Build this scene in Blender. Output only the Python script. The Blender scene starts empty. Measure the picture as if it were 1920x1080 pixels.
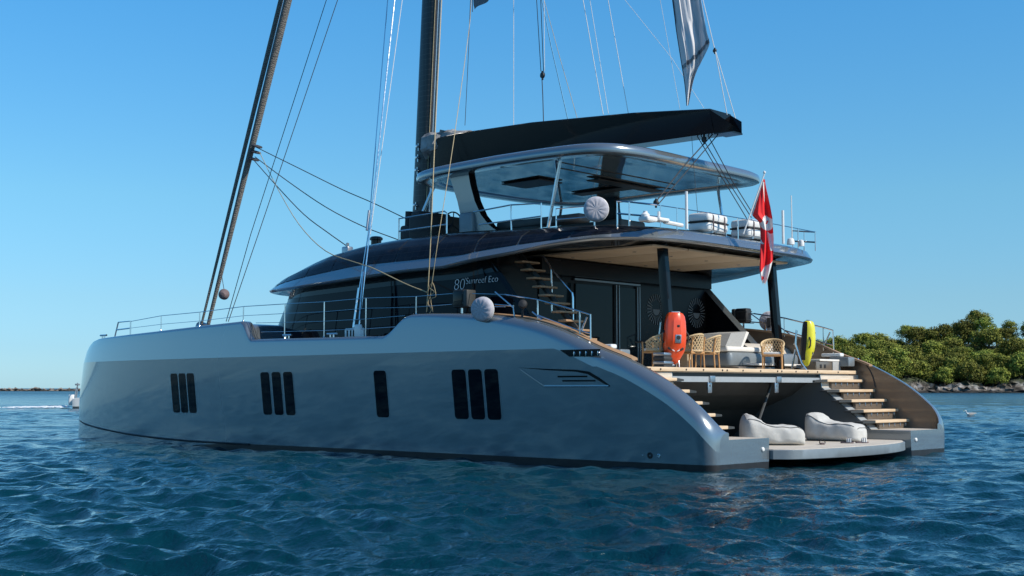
import bpy, math, random
import numpy as np
from mathutils import Vector, Matrix

# ------------------------------------------------------------------ camera
scene = bpy.context.scene
R = math.radians
cam_data = bpy.data.cameras.new("camera")
cam_data.sensor_width = 36.0
cam_data.lens = 45.94
cam_data.clip_start = 0.1
cam_data.clip_end = 60000.0
cam = bpy.data.objects.new("camera", cam_data)
scene.collection.objects.link(cam)
CAM = Vector((-15.08, 27.65, 1.73))
cam.location = CAM
cam.rotation_euler = (R(90 + 4.388), 0, R(-137.14))
scene.camera = cam

# ------------------------------------------------------------------ sky, sun, exposure
SUN_EL, SUN_AZ = R(40), Vector((-0.975, -0.22, 0)).normalized()
world = bpy.data.worlds.new("World")
scene.world = world
world.use_nodes = True
wn = world.node_tree
wn.nodes.clear()
sky = wn.nodes.new("ShaderNodeTexSky")
sky.sky_type = 'NISHITA'
sky.sun_disc = False
sky.sun_elevation = SUN_EL
sky.sun_rotation = math.atan2(SUN_AZ.x, SUN_AZ.y)
sky.altitude = 0
sky.air_density = 1.0
sky.dust_density = 0.25
sky.ozone_density = 4.0
bg = wn.nodes.new("ShaderNodeBackground")
bg.inputs["Strength"].default_value = 0.115
wo = wn.nodes.new("ShaderNodeOutputWorld")
# colour grade of the clear sky: bluer and cleaner towards the horizon than the bare model
geo = wn.nodes.new("ShaderNodeTexCoord")
sxyz = wn.nodes.new("ShaderNodeSeparateXYZ")
ramp = wn.nodes.new("ShaderNodeValToRGB")
wn.links.new(geo.outputs["Generated"], sxyz.inputs[0])
wn.links.new(sxyz.outputs["Z"], ramp.inputs["Fac"])
stops = [(0.0, (0.57, 0.93, 1.38)), (0.03, (0.54, 0.86, 1.22)), (0.067, (0.60, 0.91, 1.13)), (0.143, (0.66, 1.10, 1.19)), (0.28, (0.53, 1.24, 1.48)), (1.0, (0.42, 1.05, 1.40))]
el = ramp.color_ramp.elements
while len(el) < len(stops): el.new(0.5)
for e, (pos, c) in zip(el, stops):
    e.position = pos; e.color = (*[v / 1.5 for v in c], 1)
grade = wn.nodes.new("ShaderNodeVectorMath"); grade.operation = 'MULTIPLY'
scl = wn.nodes.new("ShaderNodeVectorMath"); scl.operation = 'SCALE'; scl.inputs["Scale"].default_value = 1.5
wn.links.new(sky.outputs[0], grade.inputs[0]); wn.links.new(ramp.outputs["Color"], grade.inputs[1])
wn.links.new(grade.outputs[0], scl.inputs[0])
wn.links.new(scl.outputs[0], bg.inputs["Color"])
wn.links.new(bg.outputs[0], wo.inputs["Surface"])

sun_data = bpy.data.lights.new("sun", 'SUN')
sun_data.energy = 4.9
sun_data.angle = R(0.53)
sun_data.color = (1.0, 0.91, 0.78)
sun = bpy.data.objects.new("sun", sun_data)
scene.collection.objects.link(sun)
sd = Vector((SUN_AZ.x * math.cos(SUN_EL), SUN_AZ.y * math.cos(SUN_EL), math.sin(SUN_EL)))
sun.rotation_euler = sd.to_track_quat('Z', 'Y').to_euler()
sun.location = (-40, -20, 60)

vs = scene.view_settings
vs.view_transform = 'Standard'
vs.look = 'None'
vs.exposure = 0.0
vs.gamma = 1.0
rng = random.Random(7)
COL = scene.collection

# ------------------------------------------------------------------ materials
def nodes_of(m):
    m.use_nodes = True
    nt = m.node_tree
    return nt, nt.nodes["Principled BSDF"]

def mat(name, base, rough=0.5, metal=0.0, coat=0.0, var=0.0, vscale=6.0, bump=0.0, bscale=40.0, spec=0.5, ior=None, coat_rough=0.05, rvar=0.0):
    m = bpy.data.materials.new(name)
    nt, b = nodes_of(m)
    b.inputs["Base Color"].default_value = (*base, 1)
    b.inputs["Roughness"].default_value = rough
    b.inputs["Metallic"].default_value = metal
    b.inputs["Coat Weight"].default_value = coat
    b.inputs["Coat Roughness"].default_value = coat_rough
    b.inputs["Specular IOR Level"].default_value = spec
    if ior: b.inputs["IOR"].default_value = ior
    tc = nt.nodes.new("ShaderNodeTexCoord")
    if var > 0 or rvar > 0:
        n = nt.nodes.new("ShaderNodeTexNoise")
        n.inputs["Scale"].default_value = vscale
        n.inputs["Detail"].default_value = 5
        nt.links.new(tc.outputs["Object"], n.inputs["Vector"])
        if var > 0:
            r = nt.nodes.new("ShaderNodeValToRGB")
            r.color_ramp.elements[0].position = 0.3
            r.color_ramp.elements[1].position = 0.7
            r.color_ramp.elements[0].color = (*[max(0, c * (1 - var)) for c in base], 1)
            r.color_ramp.elements[1].color = (*[min(1, c * (1 + var)) for c in base], 1)
            nt.links.new(n.outputs["Fac"], r.inputs["Fac"])
            nt.links.new(r.outputs["Color"], b.inputs["Base Color"])
        if rvar > 0:
            mr = nt.nodes.new("ShaderNodeMapRange")
            mr.inputs["From Min"].default_value = 0.3
            mr.inputs["From Max"].default_value = 0.7
            mr.inputs["To Min"].default_value = max(0.01, rough - rvar)
            mr.inputs["To Max"].default_value = rough + rvar
            nt.links.new(n.outputs["Fac"], mr.inputs["Value"])
            nt.links.new(mr.outputs[0], b.inputs["Roughness"])
    if bump > 0:
        n2 = nt.nodes.new("ShaderNodeTexNoise")
        n2.inputs["Scale"].default_value = bscale
        n2.inputs["Detail"].default_value = 4
        nt.links.new(tc.outputs["Object"], n2.inputs["Vector"])
        bp = nt.nodes.new("ShaderNodeBump")
        bp.inputs["Strength"].default_value = bump
        bp.inputs["Distance"].default_value = 0.02
        nt.links.new(n2.outputs["Fac"], bp.inputs["Height"])
        nt.links.new(bp.outputs[0], b.inputs["Normal"])
    return m

M = {}
M['paint'] = mat('gunmetal_paint', (0.225, 0.26, 0.285), 0.22, 0.62, 0.9, coat_rough=0.03)
M['liner'] = mat('bulwark_liner', (0.19, 0.152, 0.118), 0.30, 0.30, 0.3, var=0.10, vscale=2)
M['black'] = mat('gloss_black', (0.006, 0.006, 0.007), 0.08, 0.0, 0.0, spec=0.3, rvar=0.03, vscale=4)
M['antifoul'] = mat('antifouling', (0.012, 0.012, 0.014), 0.5, var=0.3)
M['glass'] = mat('tinted_glass', (0.003, 0.005, 0.009), 0.04, 0.0, 0.0, spec=0.12)
M['bulk'] = mat('dark_bulkhead', (0.006, 0.006, 0.007), 0.25, 0.0, 0.0, spec=0.12)
M['doorglass'] = mat('door_glass', (0.005, 0.012, 0.016), 0.03, 0.0, 0.0, spec=0.12)
M['mirror'] = mat('mirror_glass', (0.42, 0.46, 0.49), 0.03, 0.85, 0.0, bump=0.03, bscale=1.2)
M['ceil'] = mat('ceiling_panel', (0.62, 0.49, 0.34), 0.6, var=0.05, vscale=1.5)
M['dark'] = mat('dark_grey', (0.035, 0.037, 0.036), 0.55, var=0.2, vscale=3)  # plain dark grey shared by many parts
M['grey'] = mat('satin_grey', (0.20, 0.23, 0.25), 0.42, 0.25, var=0.06)
M['lgrey'] = mat('light_grey_fabric', (0.36, 0.36, 0.35), 0.85, var=0.08, vscale=20, bump=0.2, bscale=200)
M['white'] = mat('white_gelcoat', (0.74, 0.74, 0.72), 0.35, 0.0, 0.2, var=0.04)
M['cushion'] = mat('white_cushion', (0.74, 0.71, 0.66), 0.85, var=0.04, bump=0.2, bscale=120)
M['chrome'] = mat('polished_steel', (0.66, 0.66, 0.67), 0.16, 1.0, rvar=0.05, vscale=12)
M['frame'] = mat('dark_door_frame', (0.20, 0.21, 0.22), 0.35, 0.7)
M['steel'] = mat('brushed_steel', (0.42, 0.43, 0.45), 0.32, 0.9, var=0.1, vscale=15)
M['ropew'] = mat('white_rope', (0.62, 0.62, 0.60), 0.8, var=0.15, vscale=30)
M['roped'] = mat('dark_rope', (0.035, 0.035, 0.04), 0.8, var=0.2, vscale=30)
M['ropey'] = mat('tan_rope', (0.42, 0.34, 0.20), 0.85, var=0.2, vscale=30)
M['rubber'] = mat('black_rubber', (0.015, 0.015, 0.016), 0.6, var=0.2)
M['orange'] = mat('orange_shell', (0.80, 0.075, 0.012), 0.3, 0.0, 0.5, var=0.06, vscale=3)
M['yellow'] = mat('yellow_shell', (0.72, 0.66, 0.02), 0.32, 0.0, 0.5, var=0.05, vscale=3)
M['cover'] = mat('lilac_grey_cover', (0.40, 0.39, 0.43), 0.8, var=0.07, vscale=14, bump=0.4, bscale=9)
M['bean'] = mat('canvas_white', (0.50, 0.49, 0.46), 0.9, var=0.08, vscale=7, bump=0.5, bscale=9)
M['piping'] = mat('grey_piping', (0.13, 0.13, 0.13), 0.8)
M['strap'] = mat('mauve_webbing', (0.16, 0.12, 0.12), 0.85, var=0.15)
M['chairwood'] = mat('oiled_teak', (0.52, 0.27, 0.10), 0.5, var=0.2, vscale=14)
M['weave'] = mat('natural_cord', (0.62, 0.45, 0.25), 0.85, var=0.2, vscale=40)
M['textw'] = mat('pale_lettering', (0.80, 0.84, 0.86), 0.35)
M['speaker'] = mat('grille_grey', (0.12, 0.125, 0.125), 0.6)
M['sailcloth'] = mat('white_sailcloth', (0.62, 0.61, 0.62), 0.75, var=0.05, vscale=2, bump=0.35, bscale=3)
M['batten'] = mat('grey_batten', (0.16, 0.16, 0.17), 0.6)
M['ledge'] = mat('pale_grey_panel', (0.33, 0.36, 0.38), 0.5, 0.1, var=0.05)

def teak(name, base, dark, scale, axis='Y'):
    m = bpy.data.materials.new(name)
    nt, b = nodes_of(m)
    tc = nt.nodes.new("ShaderNodeTexCoord")
    mp = nt.nodes.new("ShaderNodeMapping")
    mp.inputs["Scale"].default_value = (2, 26, 26) if axis == 'X' else (26, 2, 26)
    nt.links.new(tc.outputs["Object"], mp.inputs["Vector"])
    n = nt.nodes.new("ShaderNodeTexNoise")
    n.inputs["Scale"].default_value = scale
    n.inputs["Detail"].default_value = 6
    nt.links.new(mp.outputs[0], n.inputs["Vector"])
    r = nt.nodes.new("ShaderNodeValToRGB")
    r.color_ramp.elements[0].position = 0.3
    r.color_ramp.elements[1].position = 0.72
    r.color_ramp.elements[0].color = (*dark, 1)
    r.color_ramp.elements[1].color = (*base, 1)
    nt.links.new(n.outputs["Fac"], r.inputs["Fac"])
    nt.links.new(r.outputs[0], b.inputs["Base Color"])
    b.inputs["Roughness"].default_value = 0.6
    return m
M['teak'] = teak('deck_teak', (0.70, 0.54, 0.37), (0.55, 0.40, 0.25), 1.0)
M['teakdk'] = teak('cap_teak', (0.40, 0.25, 0.14), (0.30, 0.18, 0.10), 1.0, 'X')
M['paleteak'] = teak('bleached_teak', (0.60, 0.54, 0.46), (0.47, 0.42, 0.35), 1.0)

def solar_mat():
    m = bpy.data.materials.new('solar_cells')
    nt, b = nodes_of(m)
    tc = nt.nodes.new("ShaderNodeTexCoord")
    br = nt.nodes.new("ShaderNodeTexBrick")
    br.inputs["Color1"].default_value = (0.004, 0.005, 0.009, 1)
    br.inputs["Color2"].default_value = (0.007, 0.010, 0.018, 1)
    br.inputs["Mortar"].default_value = (0.016, 0.017, 0.02, 1)
    br.inputs["Scale"].default_value = 1.0
    br.inputs["Mortar Size"].default_value = 0.006
    br.inputs["Brick Width"].default_value = 0.24
    br.inputs["Row Height"].default_value = 0.16
    br.offset = 0.0
    nt.links.new(tc.outputs["UV"], br.inputs["Vector"])
    nt.links.new(br.outputs["Color"], b.inputs["Base Color"])
    b.inputs["Roughness"].default_value = 0.2
    b.inputs["Specular IOR Level"].default_value = 0.15
    return m
M['solar'] = solar_mat()

def furl_mat():
    m = bpy.data.materials.new('furled_canvas')
    nt, b = nodes_of(m)
    tc = nt.nodes.new("ShaderNodeTexCoord")
    w = nt.nodes.new("ShaderNodeTexWave")
    w.bands_direction = 'Z'
    w.inputs["Scale"].default_value = 4.5
    w.inputs["Distortion"].default_value = 11.0
    w.inputs["Detail"].default_value = 3
    w.inputs["Detail Scale"].default_value = 2
    nt.links.new(tc.outputs["Object"], w.inputs["Vector"])
    r = nt.nodes.new("ShaderNodeValToRGB")
    r.color_ramp.elements[0].color = (0.14, 0.13, 0.115, 1)
    r.color_ramp.elements[1].color = (0.20, 0.185, 0.165, 1)
    nt.links.new(w.outputs["Fac"], r.inputs["Fac"])
    nt.links.new(r.outputs[0], b.inputs["Base Color"])
    bp = nt.nodes.new("ShaderNodeBump")
    bp.inputs["Strength"].default_value = 0.7
    bp.inputs["Distance"].default_value = 0.03
    nt.links.new(w.outputs["Fac"], bp.inputs["Height"])
    nt.links.new(bp.outputs[0], b.inputs["Normal"])
    b.inputs["Roughness"].default_value = 0.85
    return m
M['furl'] = furl_mat()

# ------------------------------------------------------------------ mesh helpers
class MB:
    def __init__(self):
        self.v, self.f, self.mi, self.uv = [], [], [], {}
    def add(self, verts, faces, mi=0):
        o = len(self.v)
        self.v.extend([tuple(map(float, p)) for p in verts])
        for fc in faces:
            self.f.append(tuple(i + o for i in fc)); self.mi.append(mi)
        return o
    def box(self, c, s, mi=0, rot=None, taper=1.0):
        hx, hy, hz = s[0] / 2, s[1] / 2, s[2] / 2
        vs = []
        for z, t in ((-hz, 1.0), (hz, taper)):
            for x, y in ((-hx, -hy), (hx, -hy), (hx, hy), (-hx, hy)):
                vs.append(Vector((x * t, y * t, z)))
        if rot is not None: vs = [rot @ p for p in vs]
        vs = [p + Vector(c) for p in vs]
        self.add(vs, [(3, 2, 1, 0), (4, 5, 6, 7), (0, 1, 5, 4), (1, 2, 6, 5), (2, 3, 7, 6), (3, 0, 4, 7)], mi)
    def rbox(self, c, s, r=0.03, mi=0, rot=None, n=3):
        # box with rounded vertical edges and a chamfered top and bottom
        hx, hy, hz = s[0] / 2, s[1] / 2, s[2] / 2
        r = min(r, hx * .98, hy * .98, hz * .9)
        def ring(z, ins):
            out = []
            for (sx, sy, a0) in ((1, 1, 0), (-1, 1, 90), (-1, -1, 180), (1, -1, 270)):
                for k in range(n + 1):
                    a = R(a0 + 90 * k / n)
                    out.append(Vector((sx * (hx - r) + math.cos(a) * (r - ins), sy * (hy - r) + math.sin(a) * (r - ins), z)))
            return out
        rings = [ring(-hz, r * .7), ring(-hz + r * .3, r * .2), ring(-hz + r, 0), ring(hz - r, 0), ring(hz - r * .3, r * .2), ring(hz, r * .7)]
        if rot is not None: rings = [[rot @ p for p in q] for q in rings]
        rings = [[p + Vector(c) for p in q] for q in rings]
        self.loft(rings, True, mi, cap=True)
    def loft(self, rings, closed=False, mi=0, cap=False, flip=False):
        n = len(rings[0]); vs = [p for r_ in rings for p in r_]
        fs = []
        for i in range(len(rings) - 1):
            for j in range(n if closed else n - 1):
                a, b2 = i * n + j, i * n + (j + 1) % n
                q = (a, b2, b2 + n, a + n)
                fs.append(q[::-1] if flip else q)
        if cap:
            fs.append(tuple(range(n))[::-1] if not flip else tuple(range(n)))
            l = [(len(rings) - 1) * n + k for k in range(n)]
            fs.append(tuple(l) if not flip else tuple(l[::-1]))
        return self.add(vs, fs, mi)
    def tube(self, pts, r, n=8, mi=0, cap=True, sx=1.0, sy=1.0):
        pts = [Vector(p) for p in pts]
        rs = r if isinstance(r, (list, tuple)) else [r] * len(pts)
        t0 = (pts[1] - pts[0]).normalized()
        u = t0.cross(Vector((0, 0, 1)))
        if u.length < 1e-3: u = t0.cross(Vector((1, 0, 0)))
        u.normalize()
        rings = []
        for i, p in enumerate(pts):
            if i == 0: t = t0
            elif i == len(pts) - 1: t = (pts[i] - pts[i - 1]).normalized()
            else: t = ((pts[i + 1] - p).normalized() + (p - pts[i - 1]).normalized()).normalized()
            u = (u - t * u.dot(t)).normalized(); w = t.cross(u)
            rings.append([p + (u * math.cos(2 * math.pi * k / n) * sx + w * math.sin(2 * math.pi * k / n) * sy) * rs[i] for k in range(n)])
        self.loft(rings, True, mi, cap=cap)
    def lathe(self, prof, c=(0, 0, 0), axis=(0, 0, 1), n=24, mi=0):
        q = Vector((0, 0, 1)).rotation_difference(Vector(axis).normalized())
        rings = []
        for r_, z in prof:
            rings.append([q @ Vector((r_ * math.cos(2 * math.pi * k / n), r_ * math.sin(2 * math.pi * k / n), z)) + Vector(c) for k in range(n)])
        self.loft(rings, True, mi, cap=True)
    def build(self, name, m, parent=None, smooth=True, sharp=32, loc=None):
        me = bpy.data.meshes.new(name)
        me.from_pydata(self.v, [], self.f)
        ms = m if isinstance(m, (list, tuple)) else [m]
        for k in ms: me.materials.append(M[k] if isinstance(k, str) else k)
        if len(ms) > 1: me.polygons.foreach_set('material_index', self.mi)
        me.validate()
        if smooth:
            me.polygons.foreach_set('use_smooth', [True] * len(me.polygons))
            me.update()
            if sharp: me.set_sharp_from_angle(angle=R(sharp))
        me.update()
        o = bpy.data.objects.new(name, me)
        COL.objects.link(o)
        if parent is not None: o.parent = parent
        if loc is not None: o.location = loc
        return o

def empty(name, loc, rz=0.0):
    o = bpy.data.objects.new(name, None)
    o.empty_display_size = 0.3
    o.location = loc; o.rotation_euler = (0, 0, rz)
    COL.objects.link(o)
    return o
def tag(o, label=None, cat=None, group=None, kind=None):
    if label: o['label'] = label
    if cat: o['category'] = cat
    if group: o['group'] = group
    if kind: o['kind'] = kind
    return o
def copy_tree(o, parent=None):
    c = o.copy(); COL.objects.link(c)
    if parent is not None: c.parent = parent
    for ch in list(o.children): copy_tree(ch, c)
    return c
def interp(x, tab):
    return float(np.interp(x, [t[0] for t in tab], [t[1] for t in tab]))
def sm(x, a, b):
    t = min(1, max(0, (x - a) / (b - a))); return t * t * (3 - 2 * t)
def catmull(pts, k=6, closed=False):
    P = [Vector(p) for p in pts]; out = []
    n = len(P)
    for i in range(n if closed else n - 1):
        p1, p2 = P[i], P[(i + 1) % n]
        p0 = P[i - 1] if (closed or i > 0) else p1 * 2 - p2
        p3 = P[(i + 2) % n] if (closed or i + 2 < n) else p2 * 2 - p1
        for j in range(k):
            t = j / k
            out.append(0.5 * ((2 * p1) + (p2 - p0) * t + (2 * p0 - 5 * p1 + 4 * p2 - p3) * t * t + (3 * p1 - p0 - 3 * p2 + p3) * t ** 3))
    if not closed: out.append(P[-1])
    return out

# ------------------------------------------------------------------ water
def water_mat():
    m = bpy.data.materials.new('sea_water')
    nt, b = nodes_of(m)
    tc = nt.nodes.new("ShaderNodeTexCoord")
    n0 = nt.nodes.new("ShaderNodeTexNoise")
    n0.inputs["Scale"].default_value = 0.03
    n0.inputs["Detail"].default_value = 3
    nt.links.new(tc.outputs["Object"], n0.inputs["Vector"])
    r = nt.nodes.new("ShaderNodeValToRGB")
    r.color_ramp.elements[0].position = 0.35
    r.color_ramp.elements[1].position = 0.65
    r.color_ramp.elements[0].color = (0.0004, 0.023, 0.034, 1)
    r.color_ramp.elements[1].color = (0.0005, 0.031, 0.045, 1)
    nt.links.new(n0.outputs["Fac"], r.inputs["Fac"])
    nt.links.new(r.outputs[0], b.inputs["Base Color"])
    # open water far out is rougher than the sheet can resolve
    ln = nt.nodes.new("ShaderNodeVectorMath"); ln.operation = 'LENGTH'
    nt.links.new(tc.outputs["Object"], ln.inputs[0])
    rg = nt.nodes.new("ShaderNodeMapRange")
    rg.inputs["From Min"].default_value = 60; rg.inputs["From Max"].default_value = 420
    rg.inputs["To Min"].default_value = 0.045; rg.inputs["To Max"].default_value = 0.30
    nt.links.new(ln.outputs["Value"], rg.inputs["Value"])
    nt.links.new(rg.outputs[0], b.inputs["Roughness"])
    b.inputs["IOR"].default_value = 1.52
    prev = None
    for sc, dist, st in ((0.45, 0.45, 0.5), (2.6, 0.085, 0.75), (8.0, 0.034, 0.9), (24.0, 0.012, 0.9)):
        mp = nt.nodes.new("ShaderNodeMapping")
        mp.inputs["Rotation"].default_value = (0, 0, R(28))
        mp.inputs["Scale"].default_value = (1.0, 0.6, 1.0)
        nt.links.new(tc.outputs["Object"], mp.inputs["Vector"])
        n = nt.nodes.new("ShaderNodeTexNoise")
        n.inputs["Scale"].default_value = sc
        n.inputs["Detail"].default_value = 3
        n.inputs["Distortion"].default_value = 0.6
        nt.links.new(mp.outputs[0], n.inputs["Vector"])
        bp = nt.nodes.new("ShaderNodeBump")
        bp.inputs["Strength"].default_value = st
        bp.inputs["Distance"].default_value = dist
        nt.links.new(n.outputs["Fac"], bp.inputs["Height"])
        if prev is not None: nt.links.new(prev.outputs[0], bp.inputs["Normal"])
        prev = bp
    nt.links.new(prev.outputs[0], b.inputs["Normal"])
    return m

def build_water():
    r = np.random.RandomState(3)
    # polar sheet: fine rings near the shore boat, coarse far out to the horizon
    rad = np.concatenate([np.geomspace(2.5, 9, 60, endpoint=False), np.geomspace(9, 140, 760, endpoint=False), np.geomspace(140, 1500, 260, endpoint=False), np.geomspace(1500, 40000, 16)])
    a0 = -47.14
    ang = np.concatenate([np.linspace(-30, 30, 640), np.linspace(30, 330, 90)[1:-1]])
    ang = np.radians(ang + a0)
    na, nr = len(ang), len(rad)
    RR, AA = np.meshgrid(rad, ang, indexing='ij')
    X = CAM.x + RR * np.cos(AA); Y = CAM.y + RR * np.sin(AA)
    dr = np.gradient(rad)[:, None] * np.ones_like(RR)
    da = np.abs(np.gradient(ang))[None, :] * RR
    sp = np.maximum(dr, da * 0.8)
    Z = np.zeros_like(X); DX = np.zeros_like(X); DY = np.zeros_like(X)
    wind = math.radians(-62)      # chop runs across the view, a little towards the lens
    nw = 140
    lam = np.exp(np.linspace(math.log(0.17), math.log(3.4), nw))
    for i in range(nw):
        L = lam[i] * (1 + 0.08 * r.randn())
        th = wind + r.randn() * 0.55 + (math.pi if r.rand() < 0.12 else 0)
        k = 2 * math.pi / L
        slope = 0.053 * (1.0 if L < 0.9 else (0.9 / L) ** 1.0)
        if L > 1.3: slope *= 0.85
        A = slope / k
        fade = np.clip((L / sp - 2.2) / 2.5, 0, 1)
        ph = k * (X * math.cos(th) + Y * math.sin(th)) + r.rand() * 2 * math.pi
        Z += A * fade * np.sin(ph)
        q = 0.8 * A * fade * np.cos(ph)
        DX += q * math.cos(th); DY += q * math.sin(th)
    for i in range(14):           # a low underlying swell so that wave sizes mix
        L = 3.5 + 5.5 * r.rand(); th = wind + 0.5 + r.randn() * 0.35; k = 2 * math.pi / L
        A = 0.016 / k * np.clip((L / sp - 2.2) / 2.5, 0, 1)
        Z += A * np.sin(k * (X * math.cos(th) + Y * math.sin(th)) + r.rand() * 6.28)
    # gusty patches: some areas choppier than others
    patch = 0.82 + 0.38 * np.sin(X * 0.11 + 1.3 * np.sin(Y * 0.07)) * np.sin(Y * 0.09 + 0.7 + np.sin(X * 0.05))
    # the hulls damp the chop alongside
    dx = np.clip(np.maximum(-2 - X, X - 28), 0, None); dy = np.clip(np.abs(Y + .35) - 6.2, 0, None)
    lee = 1 - 0.35 * np.exp(-(np.hypot(dx, dy) / 5.0))
    Z *= patch * lee; DX *= patch * lee; DY *= patch * lee
    co = np.stack([X + DX, Y + DY, Z], -1).reshape(-1, 3)
    co = np.vstack([co, [[CAM.x, CAM.y, 0]]])
    idx = np.arange(nr * na).reshape(nr, na)
    nxt = np.roll(idx, -1, axis=1)
    quads = np.stack([idx[:-1], idx[1:], nxt[1:], nxt[:-1]], -1).reshape(-1, 4)
    tri = np.stack([np.full(na, nr * na), idx[0], nxt[0]], -1)
    me = bpy.data.meshes.new('sea')
    me.vertices.add(len(co)); me.vertices.foreach_set('co', co.astype(np.float32).ravel())
    nl = quads.size + tri.size
    me.loops.add(nl)
    me.loops.foreach_set('vertex_index', np.concatenate([quads.ravel(), tri.ravel()]).astype(np.int32))
    npoly = len(quads) + len(tri)
    me.polygons.add(npoly)
    starts = np.concatenate([np.arange(len(quads)) * 4, quads.size + np.arange(len(tri)) * 3]).astype(np.int32)
    me.polygons.foreach_set('loop_start', starts)
    me.polygons.foreach_set('use_smooth', np.ones(npoly, bool))
    me.update(calc_edges=True)
    me.materials.append(water_mat())
    o = bpy.data.objects.new('sea', me)
    COL.objects.link(o)
    tag(o, kind='structure', label='rippled deep blue sea around the yacht')
build_water()

# view axes used only to lay the far shore out along the bay (metres right of / beyond the lens line)
RX, RY = -0.733, -0.680
FX, FY = 0.680, -0.733
def bay(a, d, z=0.0):
    return Vector((CAM.x + RX * a + FX * d, CAM.y + RY * a + FY * d, z))

# ------------------------------------------------------------------ headland
def land_mat():
    m = bpy.data.materials.new('rock_and_scrub')
    nt, b = nodes_of(m)
    tc = nt.nodes.new("ShaderNodeTexCoord")
    n = nt.nodes.new("ShaderNodeTexNoise"); n.inputs["Scale"].default_value = 0.35; n.inputs["Detail"].default_value = 8
    nt.links.new(tc.outputs["Object"], n.inputs["Vector"])
    r = nt.nodes.new("ShaderNodeValToRGB")
    e = r.color_ramp.elements
    e[0].position = 0.40; e[0].color = (0.030, 0.025, 0.020, 1)
    e[1].position = 0.66; e[1].color = (0.38, 0.36, 0.34, 1)
    x = e.new(0.52); x.color = (0.15, 0.13, 0.11, 1)
    nt.links.new(n.outputs["Fac"], r.inputs["Fac"])
    sx = nt.nodes.new("ShaderNodeSeparateXYZ"); nt.links.new(tc.outputs["Object"], sx.inputs[0])
    n3 = nt.nodes.new("ShaderNodeTexNoise"); n3.inputs["Scale"].default_value = 0.12; n3.inputs["Detail"].default_value = 4
    nt.links.new(tc.outputs["Object"], n3.inputs["Vector"])
    ad = nt.nodes.new("ShaderNodeMath"); ad.operation = 'MULTIPLY_ADD'
    ad.inputs[1].default_value = 7.0
    nt.links.new(n3.outputs["Fac"], ad.inputs[0]); nt.links.new(sx.outputs["Z"], ad.inputs[2])
    mr = nt.nodes.new("ShaderNodeMapRange"); mr.inputs["From Min"].default_value = 6.5; mr.inputs["From Max"].default_value = 8.5
    nt.links.new(ad.outputs[0], mr.inputs["Value"])
    mx = nt.nodes.new("ShaderNodeMix"); mx.data_type = 'RGBA'
    mx.inputs[7].default_value = (0.035, 0.045, 0.016, 1)
    nt.links.new(mr.outputs[0], mx.inputs[0]); nt.links.new(r.outputs[0], mx.inputs[6])
    # wet tide band at the waterline
    mr2 = nt.nodes.new("ShaderNodeMapRange"); mr2.inputs["From Min"].default_value = 0.5; mr2.inputs["From Max"].default_value = 1.3
    mr2.inputs["To Min"].default_value = 1.0; mr2.inputs["To Max"].default_value = 0.0
    nt.links.new(sx.outputs["Z"], mr2.inputs["Value"])
    mx2 = nt.nodes.new("ShaderNodeMix"); mx2.data_type = 'RGBA'
    mx2.inputs[7].default_value = (0.022, 0.020, 0.018, 1)
    nt.links.new(mr2.outputs[0], mx2.inputs[0]); nt.links.new(mx.outputs[2], mx2.inputs[6])
    nt.links.new(mx2.outputs[2], b.inputs["Base Color"])
    b.inputs["Roughness"].default_value = 0.9
    return m

RIDGE = [(90, 0), (112, 6), (127, 10.5), (140, 12), (152, 12.5), (165, 13), (174, 16.5), (186, 16), (200, 19), (230, 21), (280, 23), (340, 22), (420, 20), (520, 14), (560, 0)]
def land_h(a, t, r):
    # t: metres inland from the waterline
    top = interp(a, RIDGE)
    cliff = min(4.2, top * 0.36) * sm(t, 0, 5) * (0.8 + 0.5 * math.sin(a * 0.21) * math.sin(a * 0.083 + 1))
    slope = (top - 3.0) * sm(t, 5, 70) if top > 3 else 0
    fall = 1 - sm(t, 90, 200) * 0.6
    return (cliff + max(0, slope)) * fall
def shore(a):
    return 505 + 6 * math.sin(a * 0.045) + 3 * math.sin(a * 0.16 + 1) + max(0, (140 - a)) * 0.25
def build_land():
    r = np.random.RandomState(11)
    A = np.arange(86, 566, 1.6)
    T = np.concatenate([[-3], np.arange(0, 10, 0.7), np.arange(10, 80, 4), np.arange(80, 221, 20)])
    mb = MB(); rings = []
    for a in A:
        row = []
        for t in T:
            h = land_h(a, max(t, 0), r) if t >= 0 else -2.0
            if 0 <= t < 10:
                h += r.randn() * 0.55 * min(1, h) ; tt = t + r.randn() * 0.7
            else: tt = t
            if interp(a, RIDGE) < 0.5: h = min(h, 0.2)
            row.append(bay(a + (r.randn() * .3 if t < 10 else 0), shore(a) + tt, h if t < 200 else -2))
        rings.append(row)
    mb.loft(rings)
    o = mb.build('rocky_headland', land_mat(), smooth=False)
    tag(o, kind='structure', label='low rocky headland under the pine trees')
build_land()

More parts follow.
